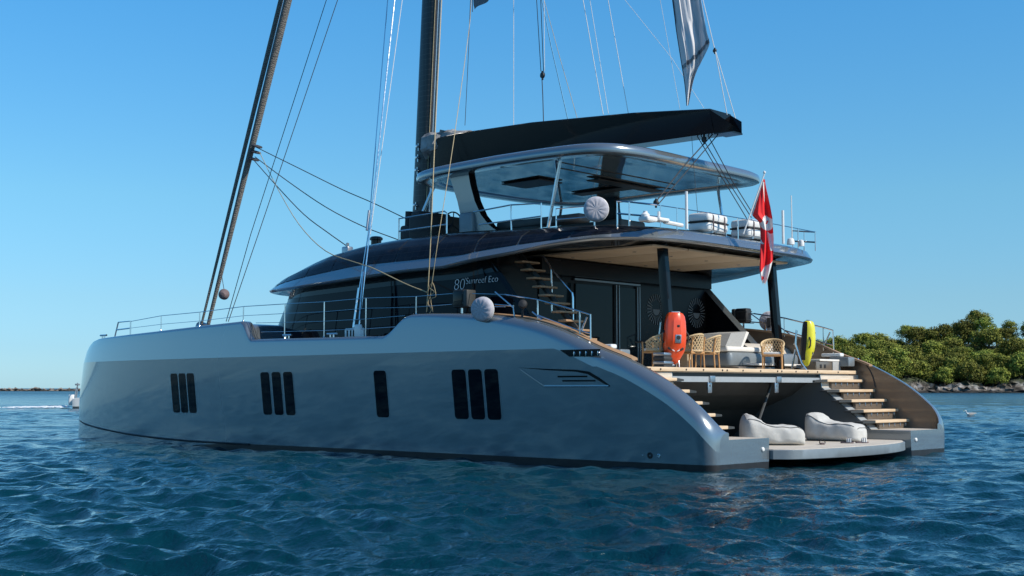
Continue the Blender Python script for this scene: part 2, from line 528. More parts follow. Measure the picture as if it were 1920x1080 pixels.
def leaf_mat():
    m = bpy.data.materials.new('pine_needles')
    nt, b = nodes_of(m)
    tc = nt.nodes.new("ShaderNodeTexCoord")
    oi = nt.nodes.new("ShaderNodeObjectInfo")
    n = nt.nodes.new("ShaderNodeTexNoise"); n.inputs["Scale"].default_value = 0.55; n.inputs["Detail"].default_value = 3
    nt.links.new(tc.outputs["Object"], n.inputs["Vector"])
    r = nt.nodes.new("ShaderNodeValToRGB")
    r.color_ramp.elements[0].position = 0.3; r.color_ramp.elements[0].color = (0.045, 0.075, 0.016, 1)
    r.color_ramp.elements[1].position = 0.7; r.color_ramp.elements[1].color = (0.36, 0.37, 0.06, 1)
    nt.links.new(n.outputs["Fac"], r.inputs["Fac"])
    hs = nt.nodes.new("ShaderNodeHueSaturation")
    mr = nt.nodes.new("ShaderNodeMapRange"); mr.inputs["To Min"].default_value = 0.45; mr.inputs["To Max"].default_value = 1.25
    nt.links.new(oi.outputs["Random"], mr.inputs["Value"]); nt.links.new(mr.outputs[0], hs.inputs["Value"])
    mh = nt.nodes.new("ShaderNodeMapRange"); mh.inputs["To Min"].default_value = 0.475; mh.inputs["To Max"].default_value = 0.52
    nt.links.new(oi.outputs["Random"], mh.inputs["Value"]); nt.links.new(mh.outputs[0], hs.inputs["Hue"])
    nt.links.new(r.outputs[0], hs.inputs["Color"]); nt.links.new(hs.outputs[0], b.inputs["Base Color"])
    b.inputs["Roughness"].default_value = 0.75
    b.inputs["Specular IOR Level"].default_value = 0.2
    return m
M['needles'] = leaf_mat()
M['bark'] = mat('pine_bark', (0.12, 0.085, 0.06), 0.9, var=0.3, vscale=2)

def pine_meshes(seed, h, w, style):
    r = np.random.RandomState(seed)
    tr = MB()
    lean = r.randn() * 0.5
    path = [(0, 0, -1.5), (lean * .3, 0, h * .3), (lean * .8, r.randn() * .2, h * .6), (lean, r.randn() * .3, h * .85)]
    tr.tube(path, [0.34, 0.27, 0.2, 0.08], 7)
    clumps = []
    nc = 52
    for i in range(nc):
        if style == 0:   # umbrella crown
            z = h * (0.62 + 0.36 * r.rand()); rad = w * 0.5 * math.sqrt(r.rand()) * (1.0 - 0.55 * max(0, (z / h - 0.8) / 0.2))
        elif style == 1: # rounded crown down to low limbs
            z = h * (0.32 + 0.66 * r.rand()); rad = w * 0.5 * math.sqrt(r.rand()) * math.sqrt(max(0.08, 1 - ((z / h - 0.55) / 0.45) ** 2))
        else:            # conical
            z = h * (0.25 + 0.75 * r.rand()); rad = w * 0.45 * math.sqrt(r.rand()) * max(0.12, 1 - (z / h - 0.25) / 0.8)
        th = r.rand() * 2 * math.pi
        clumps.append((lean * z / h + rad * math.cos(th), rad * math.sin(th), z, 0.75 + 0.75 * r.rand()))
    for (x, y, z, s) in clumps[::3]:
        tr.tube([(lean * .6, 0, max(h * .25, z - 2.2)), (x * .6 + lean * .2, y * .6, z - .8), (x, y, z)], [0.12, 0.08, 0.03], 5)
    lv = MB()
    for (x, y, z, s) in clumps:
        for k in range(62):
            d = r.randn(3); d /= np.linalg.norm(d); rr = s * (0.35 + 0.95 * r.rand() ** .7)
            p = Vector((x, y, z)) + Vector((d[0] * rr * 1.25, d[1] * rr * 1.25, d[2] * rr * 0.8))
            nrm = Vector(d + r.randn(3) * 0.45 + np.array([0, 0, .25])).normalized()
            u = nrm.orthogonal().normalized(); u.rotate(Matrix.Rotation(r.rand() * 6.28, 3, nrm)); v = nrm.cross(u)
            a, b2 = 0.17 + 0.22 * r.rand(), 0.11 + 0.14 * r.rand()
            lv.add([p - u * a, p - v * b2, p + u * a, p + v * b2], [(0, 1, 2, 3)])
    return tr, lv

def build_trees():
    kinds = []
    specs = [(9.5, 8.5, 0), (8.0, 7.0, 1), (10.5, 8.0, 1), (7.0, 6.0, 1), (11.5, 10.0, 0), (9.0, 5.5, 2), (6.0, 6.5, 1)]
    for s, (h, w, st) in enumerate(specs):
        tr, lv = pine_meshes(20 + s, h, w, st)
        root = empty('pine_tree', (0, 0, 0))
        tr.build('trunk', 'bark', root)
        lv.build('crown', 'needles', root, smooth=False)
        kinds.append((root, h))
    used = [False] * len(kinds)
    r = np.random.RandomState(5)
    words = {0: 'spreading umbrella pine', 1: 'rounded bushy pine', 2: 'tall rounded pine', 3: 'short rounded pine', 4: 'broad flat topped umbrella pine', 5: 'narrow pointed pine', 6: 'low bushy pine'}
    spots = []
    for row, (t0, step, jit) in enumerate(((9.5, 3.8, 1.6), (14, 4.1, 2), (21, 4.3, 2.5), (31, 4.6, 3), (43, 4.7, 3), (57, 4.8, 3), (70, 4.2, 3))):
        a = 103 + (row % 2) * 3
        while a < 228 + row * 6:
            spots.append((row, a + r.randn() * 1.2, t0 + r.randn() * jit))
            a += step * (1 + 0.18 * r.randn()) * (1.0 if a < 210 else 2.1)
    for row, a, t in spots:
        if interp(a, RIDGE) < 3: continue
        if row == 0: k = int(r.choice([3, 6, 1, 3, 6]))
        elif row == 1: k = int(r.choice([1, 3, 6, 2, 5]))
        else: k = int(r.choice([0, 1, 2, 4, 1, 2, 6, 3]))
        root, h = kinds[k]
        o = root if not used[k] else copy_tree(root)
        used[k] = True
        t = max(3.5, t)
        p = bay(a, shore(a) + t, land_h(a, t, r) - 0.2)
        o.location = p
        o.rotation_euler = (0, 0, r.rand() * 6.28)
        s = 0.92 + 0.36 * r.rand()
        o.scale = (s, s, s * (0.9 + 0.2 * r.rand()))
        where = ['by the shore rocks', 'just above the shore', 'low on the slope', 'halfway up the slope', 'high on the slope', 'below the skyline', 'on the skyline'][row]
        where += ', behind the stern rail' if a < 146 else ', right of the stern' if a < 168 else ', near the right edge' if a < 186 else ', at the right edge'
        tag(o, 'green %s %s' % (words[k], where), 'tree', 'pine trees on the headland')
    for k, u in enumerate(used):
        if not u:
            for ch in list(kinds[k][0].children): bpy.data.objects.remove(ch)
            bpy.data.objects.remove(kinds[k][0])
build_trees()
ROPES = [
    ('shroud', 0.014, 'chrome', [(11.74, 5.35, 3.23), (11.61, 4.95, 5.86), (12.52, 3.5, 12.83), (14.24, 0.76, 26.0)]),
    ('shroud', 0.018, 'chrome', [(11.5, 5.35, 3.23), (11.55, 4.95, 5.86), (12.22, 3.5, 12.77), (13.5, 0.72, 26.0)]),
    ('shroud', 0.01, 'ropew', [(11.58, 4.9, 5.87), (12.23, 3.2, 12.84), (13.46, -0.01, 26.0)]),
    ('shroud', 0.03, 'chrome', [(11.7, 5.35, 3.35), (11.67, 5.2, 4.41)]),
    ('shroud', 0.03, 'chrome', [(11.46, 5.35, 3.54), (11.56, 5.15, 4.84)]),
    ('shroud', 0.036, 'steel', [(11.68, 4.93, 5.99), (11.71, 4.83, 6.54)]),
    ('stay', 0.011, 'roped', [(17.74, 5.2, 3.72), (17.41, 4.6, 6.36), (15.91, 3.0, 13.64), (13.36, 0.28, 26.0)]),
    ('stay', 0.011, 'roped', [(17.63, 5.2, 3.71), (17.03, 4.6, 6.33), (15.37, 3.0, 13.53), (12.49, 0.23, 26.0)]),
    ('sheet', 0.014, 'roped', [(23.42, 0.1, 10.41), (20.66, 0.3, 9.3), (18.12, 0.5, 8.28), (16.4, 0.6, 7.64), (14.87, 0.5, 6.98)]),
    ('sheet', 0.014, 'roped', [(23.19, 0.3, 10.0), (20.73, 0.7, 8.8), (18.2, 1.1, 7.64), (15.98, 1.4, 6.79), (14.02, 1.6, 6.17)]),
    ('sheet', 0.014, 'roped', [(23.12, 0.4, 9.86), (20.65, 1.2, 8.55), (18.42, 1.8, 7.34), (16.82, 2.1, 6.59), (15.79, 2.2, 6.09)]),
    ('sheet', 0.015, 'ropey', [(22.67, 0.5, 10.1), (19.59, 2.0, 8.31), (16.37, 3.6, 6.69), (13.23, 5.1, 5.53), (11.45, 5.45, 5.05), (10.75, 5.5, 4.86), (9.51, 5.5, 4.39), (8.77, 5.45, 4.14)]),
    ('rope', 0.018, 'ropey', [(8.82, 5.4, 3.64), (8.68, 5.4, 5.59), (9.38, 4.6, 8.38), (11.64, 2.2, 12.94), (18.11, -4.67, 26.0)]),
    ('rope', 0.012, 'ropey', [(8.71, 5.4, 3.97), (8.39, 5.4, 5.57), (8.82, 4.5, 7.97), (11.13, 1.6, 12.02), (11.42, 1.2, 13.12), (12.58, -0.4, 17.52)]),
    ('rope', 0.01, 'ropey', [(8.82, 5.4, 3.64), (8.77, 5.4, 4.18), (8.61, 5.4, 4.37), (8.49, 5.4, 4.03), (8.67, 5.4, 3.95), (8.59, 5.4, 3.63)]),
    ('rope', 0.01, 'ropey', [(8.71, 5.4, 4.24), (8.55, 5.4, 4.13), (8.71, 5.4, 4.03), (8.76, 5.4, 3.84), (8.65, 5.4, 3.7), (8.72, 5.4, 3.6)]),
    ('rope', 0.008, 'roped', [(12.42, 0.45, 9.63), (12.34, 0.4, 11.67), (12.35, 0.3, 13.51), (12.39, -0.1, 20.87)]),
    ('lazy_jack', 0.008, 'ropew', [(10.42, 0.45, 9.34), (10.65, 0.2, 13.18), (11.42, -0.63, 26.0)]),
    ('halyard', 0.012, 'roped', [(9.26, 0.45, 9.27), (9.33, 0.4, 10.06), (9.36, 0.4, 10.56)]),
    ('halyard', 0.01, 'roped', [(9.4, 0.4, 10.79), (9.74, 0.2, 12.99), (11.1, -0.6, 21.79)]),
    ('halyard', 0.01, 'roped', [(9.3, 0.4, 10.77), (9.58, 0.2, 12.96), (10.7, -0.6, 21.72)]),
    ('halyard', 0.007, 'ropew', [(9.26, 0.4, 10.76), (9.45, 0.2, 12.93), (10.21, -0.6, 21.61)]),
    ('lazy_jack', 0.009, 'ropey', [(8.01, 0.45, 9.23), (8.76, 0.3, 11.07), (9.54, 0.1, 12.97), (12.66, -0.7, 20.57)]),
    ('lazy_jack', 0.01, 'ropew', [(7.08, 0.45, 9.19), (8.07, 0.1, 12.67), (11.86, -1.24, 26.0)]),
    ('lazy_jack', 0.008, 'ropew', [(6.9, 0.45, 9.19), (7.82, 0.1, 12.62), (11.41, -1.27, 26.0)]),
    ('lazy_jack', 0.009, 'ropew', [(6.22, 0.45, 9.11), (7.17, 0.1, 12.49), (10.97, -1.3, 26.0)]),
    ('lazy_jack', 0.005, 'ropew', [(4.29, -0.3, 9.08), (5.3, -0.3, 10.58), (6.73, -0.1, 12.44), (12.45, 0.7, 19.88)]),
    ('lazy_jack', 0.005, 'ropew', [(5.06, -0.3, 9.16), (5.31, -0.3, 10.43), (5.53, -0.1, 12.19), (6.41, 0.7, 19.23)]),
    ('topping_lift', 0.01, 'ropew', [(3.73, 0.0, 10.49), (4.08, 0.0, 11.87), (5.48, 0.0, 17.39)]),
    ('topping_lift', 0.009, 'ropew', [(3.68, 0.05, 10.41), (3.31, 0.1, 8.7)]),
    ('topping_lift', 0.009, 'ropew', [(3.7, 0.0, 10.43), (3.19, -0.1, 8.62)]),
    ('mainsheet', 0.014, 'roped', [(3.73, 0.1, 8.28), (3.94, 1.2, 7.26), (3.73, 2.6, 6.24)]),
    ('mainsheet', 0.012, 'roped', [(3.53, 0.1, 8.28), (3.83, 1.1, 7.22), (3.65, 2.6, 6.18)]),
    ('mainsheet', 0.011, 'roped', [(4.19, 0.2, 8.28), (3.93, -0.6, 7.2), (3.7, -1.4, 6.17)]),
    ('mainsheet', 0.011, 'roped', [(4.06, 0.2, 8.26), (3.82, -0.6, 7.19), (3.58, -1.4, 6.22)]),
    ('mainsheet', 0.011, 'roped', [(3.93, 0.1, 8.29), (3.65, -0.6, 7.13), (3.5, -1.4, 6.26)]),
    ('rope', 0.006, 'roped', [(3.97, 0.5, 6.13), (4.16, 0.4, 7.59), (4.2, 0.4, 8.21)]),
]
FURLS = [[(26.57, 0.15, 4.13), (24.29, 0.05, 10.05), (22.19, 0.0, 15.6)], [(26.35, 0.0, 4.13), (23.87, 0.0, 10.2), (21.78, 0.0, 15.51)]]
SPOT = {'block1': (9.34, 0.4, 10.67), 'block2': (3.73, 0.0, 10.46), 'ball': (23.94, 1.0, 5.06), 'ballrope': (24.2, 1.0, 6.06), 'block3': (3.99, 0.15, 8.14), 'block4': (3.73, 2.6, 6.21), 'flagtop': (1.3, 1.64, 6.74), 'flagbase': (2.5, 0.7, 5.5), 'flagtop2': (2.0, 0.51, 6.95)}
SAIL = [[(4.98, 0.1, 12.04), (4.61, 0.25, 11.93), (4.42, -0.05, 11.95), (4.08, 0.05, 11.86)], [(4.87, 0.1, 11.29), (4.5, 0.25, 11.19), (4.32, -0.05, 11.29), (3.94, 0.05, 11.05)], [(4.75, 0.1, 10.62), (4.39, 0.25, 10.57), (4.23, -0.05, 10.77), (3.88, 0.05, 10.8)], [(4.66, 0.1, 10.11), (4.37, 0.25, 10.1), (4.27, -0.05, 10.21), (3.88, 0.05, 10.58)], [(4.6, 0.1, 9.67), (4.4, 0.25, 9.68), (4.48, -0.05, 9.82), (4.31, 0.05, 9.91)], [(4.55, 0.1, 9.12), (4.43, 0.25, 9.08), (4.62, -0.05, 9.16), (4.54, 0.05, 9.13)]]
PENNANT = [(11.87, 0.6, 13.05), (11.92, 0.6, 13.84), (10.99, 0.6, 13.64), (11.3, 0.6, 13.22)]

# ================================================================== the catamaran
# local frame: x forward from the transom, y to port from the centreline, z up from the water
YACHT = empty('sailing_catamaran', (0, -0.35, 0))
tag(YACHT, 'large gunmetal grey sailing catamaran anchored with its open stern towards the viewer', 'catamaran')
def wp(x, y, z): return Vector((x, y - 0.35, z))

ZT = [(0.14, 0.70), (0.22, 0.84), (0.34, 1.04), (0.6, 1.33), (1.27, 1.83), (2.26, 2.34), (3.15, 2.66), (4.07, 3.03), (5.04, 3.30), (6.23, 3.47), (7.48, 3.55), (8.8, 3.585), (9.15, 3.56)]
ZTB = [(16.2, 3.66), (20.7, 3.52), (25.2, 3.42), (26.0, 3.40), (26.6, 3.33), (27.0, 3.16), (27.3, 2.75)]
ZTc = catmull([(a, b, 0) for a, b in ZT], 5)
def f_zt(x):
    if x <= 9.15: return float(np.interp(x, [p.x for p in ZTc], [p.y for p in ZTc]))
    if x < 10.05:
        return 3.56 - (3.56 - 3.07) * sm(x, 9.1, 10.05)
    if x < 15.6: return 3.07 + 0.05 * (x - 10.05) / 5.5
    if x < 16.2: return 3.12 + (3.66 - 3.12) * sm(x, 15.6, 16.22)
    return interp(x, ZTB)
def f_zd(x):
    if x < 0.95: return 0.66
    if x < 2.75: return 0.66 + max(0, (x - 1.3)) * (1.78 - 0.66) / 1.45
    if x < 4.3: return 2.10
    if x < 5.2: return 2.10 + 0.92 * sm(x, 4.3, 5.2)
    if x < 15.4: return 3.0
    return 3.0 + (f_zt(x) - 0.035 - 3.0) * sm(x, 15.4, 16.6) if x < 16.6 else f_zt(x) - 0.035
def f_half(x):
    t = min(1, max(0, (27.3 - x) / 12.3))
    return 1.25 * (1 - (1 - t) ** 2.2) ** 0.6
def f_Y(x):
    y = 4.6 + f_half(x)
    if x < 0.52: y -= 0.30 * (1 - math.sqrt(max(0, 1 - ((0.52 - x) / 0.32) ** 2)))
    if x < 3: y -= 0.03 * (3 - x) / 3
    return y
def f_Yi(x): return 4.6 - f_half(x)
STEM = [(-0.7, 27.2), (0, 27.32), (1.5, 27.25), (2.6, 27.0), (3.0, 26.8), (3.4, 26.45)]
def stem(x, z):
    return x if x <= 20 else 20 + (x - 20) * (interp(z, STEM) - 20) / 7.3
def f_zk(x): return min(2.62, f_zt(x) - (0.44 if x > 3 else 0.40))
def side_y(x, z):
    # outer topside below the knuckle
    f = min(1, f_half(x) / 1.2)
    return f_Y(x) - 0.12 * (2.62 - z) * f
XS = sorted(set([0.2, 0.21, 0.23, 0.26, 0.3, 0.35, 0.41, 0.52] + [round(v, 3) for v in np.arange(0.6, 3.2, 0.1)] + [round(v, 3) for v in np.arange(3.2, 15.2, 0.25)] +
               [9.0, 9.1, 9.2, 9.3, 9.4, 9.5, 9.6, 9.7, 9.8, 9.9, 10.0, 10.1, 0.95, 2.75] + [round(v, 3) for v in np.arange(15.2, 17, 0.06)] + [round(v, 3) for v in np.arange(17, 25, 0.3)] + [round(v, 3) for v in np.arange(25, 27.29, 0.1)] + [27.27, 27.295]))
def hull_strips(x):
    Y, Yi, zt, zd, zk = f_Y(x), f_Yi(x), f_zt(x), f_zd(x), f_zk(x)
    f = min(1, f_half(x) / 1.2)
    boot = interp(x, [(0, .155), (17, .14), (20.5, -.08)])
    lowz = [-0.7, -0.25, boot]
    S0 = [(Yi + 0.12 * f, -0.7)] + [(side_y(x, z), z) for z in lowz]
    k = zk / 2.62
    S1 = [(side_y(x, z), z) for z in [boot] + [boot + (zk - boot) * q for q in (0.12, 0.25, 0.4, 0.55, 0.7, 0.85, 1.0)]]
    yk = S1[-1][0]
    r = (0.27 + (0.10 - 0.27) * sm(x, 4.5, 9)) * f
    r = min(r, max(0.05, (zt - zk) * 0.8))
    zc = zt - r
    yt = yk - 0.085 * (zc - zk) * f
    S2 = [(yk + (yt - yk) * q, zk + (zc - zk) * q) for q in (0, 0.33, 0.66)]
    for a in (0, 15, 30, 45, 60, 75, 90):
        S2.append((yt - r + r * math.cos(R(a)), zc + r * math.sin(R(a))))
    yin = yt - max(0.34 * f, r + 0.05)
    if yin < Yi: yin = Yi + 0.01
    S2 += [(yin + 0.02 * f, zt), (yin, zt - 0.015)]
    S3 = [(yin, zt - 0.015), (yin, min(zd, zt - 0.02))]
    zd2 = min(zd, zt - 0.02)
    S4 = [(yin, zd2), ((yin + Yi) / 2, zd2 + 0.0), (Yi + .02 * f, zd2)]
    S5 = [(Yi + .02 * f, zd2), (Yi, zd2 - 0.02), (Yi + 0.02 * f, 0.16), (Yi + 0.12 * f, -0.7)]
    return [S0, S1, S2, S3, S4, S5]
def make_hull(sign):
    mb = MB()
    st = [hull_strips(x) for x in XS]
    for s, mi in ((0, 1), (1, 0), (2, 0), (3, 2), (4, 3), (5, 0)):
        rings = [[(stem(x, z), sign * y, z) for (y, z) in st[i][s]] for i, x in enumerate(XS)]
        if s == 4:
            k = [i for i, x in enumerate(XS) if x <= 15.2]
            mb.loft([rings[i] for i in k], False, mi, flip=(sign < 0)); mb.loft([rings[i] for i in range(k[-1], len(XS))], False, 0, flip=(sign < 0))
            continue
        mb.loft(rings, False, mi, flip=(sign < 0))
    ring = []
    for s in range(6):
        for (y, z) in st[0][s][:-1]: ring.append((XS[0], sign * y, z))
    bz = 0.155
    hi, lo = [], []
    m = len(ring)
    for i in range(m):
        a, b = ring[i], ring[(i + 1) % m]
        (hi if a[2] >= bz - 1e-4 else lo).append(a)
        if (a[2] - bz) * (b[2] - bz) < -1e-9:
            t = (bz - a[2]) / (b[2] - a[2]); c = (a[0], a[1] + (b[1] - a[1]) * t, bz)
            hi.append(c); lo.append(c)
        elif abs(a[2] - bz) <= 1e-4: lo.append(a)
    for pl, mi in ((hi, 0), (lo, 1)):
        mb.add(pl, [tuple(range(len(pl))) if sign < 0 else tuple(range(len(pl)))[::-1]], mi)
    h = mb.build('hull', ['paint', 'antifoul', 'liner', 'paleteak'], YACHT, sharp=38)
    return h
HULLS = {1: make_hull(1), -1: make_hull(-1)}

def side_patch(poly, name, m, parent, sign=1, off=0.006, thick=0.0):
    # a flat shape laid on the topsides: poly of (x, z)
    vs = [(stem(x, z), sign * (side_y(x, z) + off), z) for x, z in poly]
    mb = MB(); n = len(vs)
    mb.add(vs, [tuple(range(n)) if sign < 0 else tuple(range(n))[::-1]])
    if thick:
        back = [(v[0], v[1] - sign * (off + thick), v[2]) for v in vs]
        o = mb.add(back, [])
        base = len(mb.v) - 2 * n
        for i in range(n):
            j = (i + 1) % n
            mb.f.append((base + i, base + j, base + n + j, base + n + i)); mb.mi.append(0)
    return mb.build(name, m, parent, smooth=False)
def rr(x0, x1, z0, z1, r, n=5):
    out = []
    for cx, cz, a0 in ((x1 - r, z1 - r, 0), (x0 + r, z1 - r, 90), (x0 + r, z0 + r, 180), (x1 - r, z0 + r, 270)):
        for k in range(n + 1):
            a = R(a0 + 90 * k / n); out.append((cx + r * math.cos(a), cz + r * math.sin(a)))
    return out
WIN = [(19.50, 19.90), (19.04, 19.43), (18.57, 18.97), (14.79, 15.19), (14.27, 14.67), (13.74, 14.15), (9.90, 10.37), (7.05, 7.52), (6.51, 6.96), (5.98, 6.42)]
for sgn in (1, -1):
    H = HULLS[sgn]
    for a, b in WIN:
        w = side_patch(rr(a - .035, b + .035, 0.955, 2.215, 0.11), 'window_surround', 'paint', H, sgn, 0.004, 0.03)
        w2 = side_patch(rr(a, b, 0.99, 2.18, 0.085), 'hull_window', 'glass', H, sgn, 0.010, 0.0)
    # flat air scoop: recess shade drawn as black brow and slot strips, raised lip
    side_patch([(5.35, 2.205), (4.4, 2.165), (3.6, 2.14), (3.22, 2.095), (2.95, 1.96), (2.66, 1.785), (2.73, 1.782), (3.0, 1.905), (3.26, 2.035), (3.6, 2.095), (4.4, 2.135)][::-1], 'scoop_shade', 'black', H, sgn, 0.006)
    for x0, x1, z in ((3.28, 4.15, 1.99), (3.06, 4.02, 1.895)):
        side_patch(rr(x0, x1, z - .018, z + .018, .015), 'scoop_slot', 'black', H, sgn, 0.006)
    mb = MB()
    mb.loft([[(x, sgn * (side_y(x, z) + o), z) for (z, o) in ((1.80, 0.0), (1.80, 0.02), (1.772, 0.028), (1.755, 0.0))] for x in (2.70, 3.2, 3.9, 4.55)], flip=sgn > 0)
    mb.build('scoop_lip', 'paint', H)
    mb = MB()
    mb.loft([[(x, sgn * (side_y(x, z) + o), z) for (z, o) in ((z0 + .03, 0.0), (z0 + .03, 0.014), (z0, 0.016), (z0, 0.0))] for x, z0 in ((4.55, 1.76), (5.1, 2.06), (5.25, 2.15))], flip=sgn > 0)
    mb.build('scoop_lip', 'paint', H)
    # spray rail, black for the shade under its chine, fading into the boot stripe
    mb = MB()
    pts = [(26.9, 0.62), (26.3, 0.52), (25, 0.40), (23, 0.27), (21, 0.19), (19, 0.15), (16, 0.14)]
    rg = []
    for x, z in pts:
        y = side_y(x, z); w = 0.035 if x < 26.5 else 0.012
        rg.append([(stem(x, z), sgn * (y - .01), z + .035), (stem(x, z), sgn * (y + w), z), (stem(x, z), sgn * (y + w * .6), z - .035), (stem(x, z), sgn * (y - .02), z - .05)])
    mb.loft(rg, flip=sgn > 0)
    mb.build('spray_rail', 'antifoul', H)
    for x, rd in ((1.75, 0.055), (1.52, 0.035), (1.94, 0.012)):
        y = side_y(x, 0.3)
        mb = MB(); mb.lathe([(rd, -.03), (rd * 1.25, 0), (rd * 1.25, .012), (rd, .018), (rd * .9, .004), (0.001, .0)], (x, sgn * y, 0.31), (0, sgn, -0.12), 16)
        mb.build('outlet_fitting', 'chrome' if rd < .05 else 'rubber', H)
    # chrome fairlead rollers; the pocket's shade is a flat black patch
    zr0 = 2.53
    mb = MB()
    for k in range(5):
        x = 3.62 - k * 0.17
        y = side_y(x, 2.4) - 0.015
        mb.tube([(x, sgn * y, 2.44), (x - .03, sgn * (y + .03), 2.50), (x, sgn * (y + .0), 2.57)], 0.028, 8)
    mb.tube([(3.85, sgn * 5.66, 2.43), (2.9, sgn * 5.64, 2.43)], 0.022, 8)
    mb.build('fairlead', 'chrome', H)
    side_patch([(4.02, 2.585), (3.75, 2.43), (2.95, 2.43), (2.84, 2.585)][::-1], 'fairlead_shade', 'black', H, sgn, 0.008)
    # teak capping along the inside of the aft bulwark
    mb = MB(); rg = []
    for x in np.arange(2.3, 7.0, 0.15):
        yi = hull_strips(x)[2][-1][0]; z = f_zt(x)
        rg.append([(x, sgn * (yi + .05), z + .012), (x, sgn * (yi - .02), z + .035), (x, sgn * (yi - .16), z + .035), (x, sgn * (yi - .17), z - .02), (x, sgn * (yi - .02), z - .02)])
    mb.loft(rg, True, cap=True, flip=sgn < 0)
    mb.build('cap_rail', 'teakdk', H)
    # stern light and grey platform edge
    mb = MB(); mb.lathe([(0.05, 0), (0.05, .02), (0.035, .035), (0.001, .04)], (0.2, sgn * 3.62, 0.42), (-1, 0, 0), 16)
    mb.build('stern_light', 'white', H)
    mb = MB(); mb.tube([(3.4, sgn * 5.25, 2.44), (2.9, sgn * 5.25, 2.44)], .02)
    mb.rbox((3.05, sgn * 5.1, 2.46), (0.62, 0.36, 0.26), 0.04)
    mb.build('quarter_locker', 'grey', H)
    mb = MB(); mb.rbox((3.35, sgn * 5.12, 2.66), (0.62, 0.22, 0.1), 0.04)
    mb.build('quarter_cushion', 'white', H)
    # stair treads set into the stern
    for i, (x, z) in enumerate(((1.2, .90), (1.53, 1.17), (1.87, 1.435), (2.22, 1.70), (2.57, 1.97))):
        yo = 5.40
        mb = MB(); mb.rbox((x + .16, sgn * (3.42 + yo) / 2, z - .035), (0.34, yo - 3.42, 0.075), 0.018)
        t = mb.build('stair_tread', 'teak', H)
        mb = MB()
        mb.add([(x + .0, sgn * 3.42, z - .004), (x + .34, sgn * 3.42, z - .004), (x + .34, sgn * 2.98, z - .03), (x + .12, sgn * 2.98, z - .03),
                (x + .0, sgn * 3.42, z - .075), (x + .34, sgn * 3.42, z - .075), (x + .34, sgn * 2.98, z - .075), (x + .12, sgn * 2.98, z - .075)],
               [(0, 1, 2, 3), (7, 6, 5, 4), (0, 3, 7, 4), (3, 2, 6, 7), (2, 1, 5, 6), (1, 0, 4, 5)])
        mb.build('tread_end', 'dark', t, smooth=False)  # chamfered end coloured dark to stand for its shade
        mb = MB(); mb.box((x + .10, sgn * (3.75 + yo) / 2, z - .165), (0.08, yo - 3.75, 0.185))
        mb.build('riser', 'liner', t, smooth=False)
        for q in range(5):
            mb = MB(); mb.rbox((x + .05, sgn * (3.95 + q * .32), z - .13), (0.03, 0.04, 0.09), 0.012)
            mb.build('tread_bracket', 'steel', t)
    mb = MB()
    mb.add([(x + dx, sgn * y, f_zd(x + dx) + .012) for x, dx in ((1.3, 0), (2.7, 0)) for y in (3.36, 4.4)], [(0, 1, 3, 2)] if sgn < 0 else [(2, 3, 1, 0)])
    mb.build('stair_ramp', 'ledge', H, smooth=False)
    # thin hand chain on the inner side of the quarter
    mb = MB(); mb.tube(catmull([(2.5, sgn * 5.42, 2.42), (2.3, sgn * 5.40, 2.1), (2.2, sgn * 5.38, 1.75)], 5), .012)
    mb.build('hand_line', 'roped', H)

# ---- bridge deck, cockpit sole, tunnel
def part(mb, name, m, parent=None, **k): return mb.build(name, m, YACHT if parent is None else parent, **k)
mb = MB()
mb.box((13.2, 0, 1.62), (13.0, 6.9, 1.1))
mb.box((19.0, 0, 2.6), (5.0, 6.9, 0.8))
mb.box((11.0, 0, 2.56), (7.6, 8.2, 0.8))
part(mb, 'bridge_deck', 'paint', smooth=False)
mb = MB(); mb.box((5.05, 0, 2.13), (4.55, 9.9, 0.06))
part(mb, 'cockpit_floor', 'paleteak', smooth=False)
mb = MB(); mb.rbox((2.74, 0, 2.168), (0.12, 10.5, 0.095), 0.02)
nose = part(mb, 'deck_edge', 'teak')
for y in (4.3, 3.9, 2.9, 2.2, 1.4, 1.2, 0.5, -0.3, -1.1, -1.3, -2.0, -2.6, -3.1, -4.2):
    mb = MB(); mb.lathe([(.022, 0), (.022, .012), (.001, .014)], (2.68, y, 2.165), (-1, 0, 0), 10)
    mb.build('deck_stud', 'rubber', nose)
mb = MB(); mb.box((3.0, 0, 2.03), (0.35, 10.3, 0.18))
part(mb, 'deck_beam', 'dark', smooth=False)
mb = MB(); mb.box((2.86, 0, 1.945), (0.2, 6.75, 0.13))
part(mb, 'beam_rail', 'ledge', smooth=False)
for y in (1.75, -1.25):
    mb = MB(); mb.rbox((2.74, y, 1.95), (0.06, 0.22, 0.16), .02)
    mb.rbox((2.78, y + .06, 1.75), (0.05, 0.17, 0.27), .02); mb.lathe([(.03, 0), (.03, .02), (.001, .02)], (2.75, y + .06, 1.80), (-1, 0, 0), 10)
    part(mb, 'hinge_plate', 'steel')
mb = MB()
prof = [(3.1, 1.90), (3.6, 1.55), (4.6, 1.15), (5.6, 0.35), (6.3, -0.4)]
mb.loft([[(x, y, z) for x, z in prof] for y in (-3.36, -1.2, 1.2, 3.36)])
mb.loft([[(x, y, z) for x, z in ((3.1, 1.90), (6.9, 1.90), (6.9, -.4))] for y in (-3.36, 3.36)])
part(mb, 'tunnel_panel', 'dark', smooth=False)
mb = MB()
mb.tube([(3.15, -1.55, 1.84), (2.95, -0.3, 0.45)], 0.04)
part(mb, 'platform_strut', 'dark')
mb = MB()
mb.tube([(4.0, 1.9, 1.36), (4.3, 1.5, 1.25), (4.35, 0.7, 1.23), (4.05, 0.55, 1.34)], 0.022)
part(mb, 'grab_handle', 'dark')
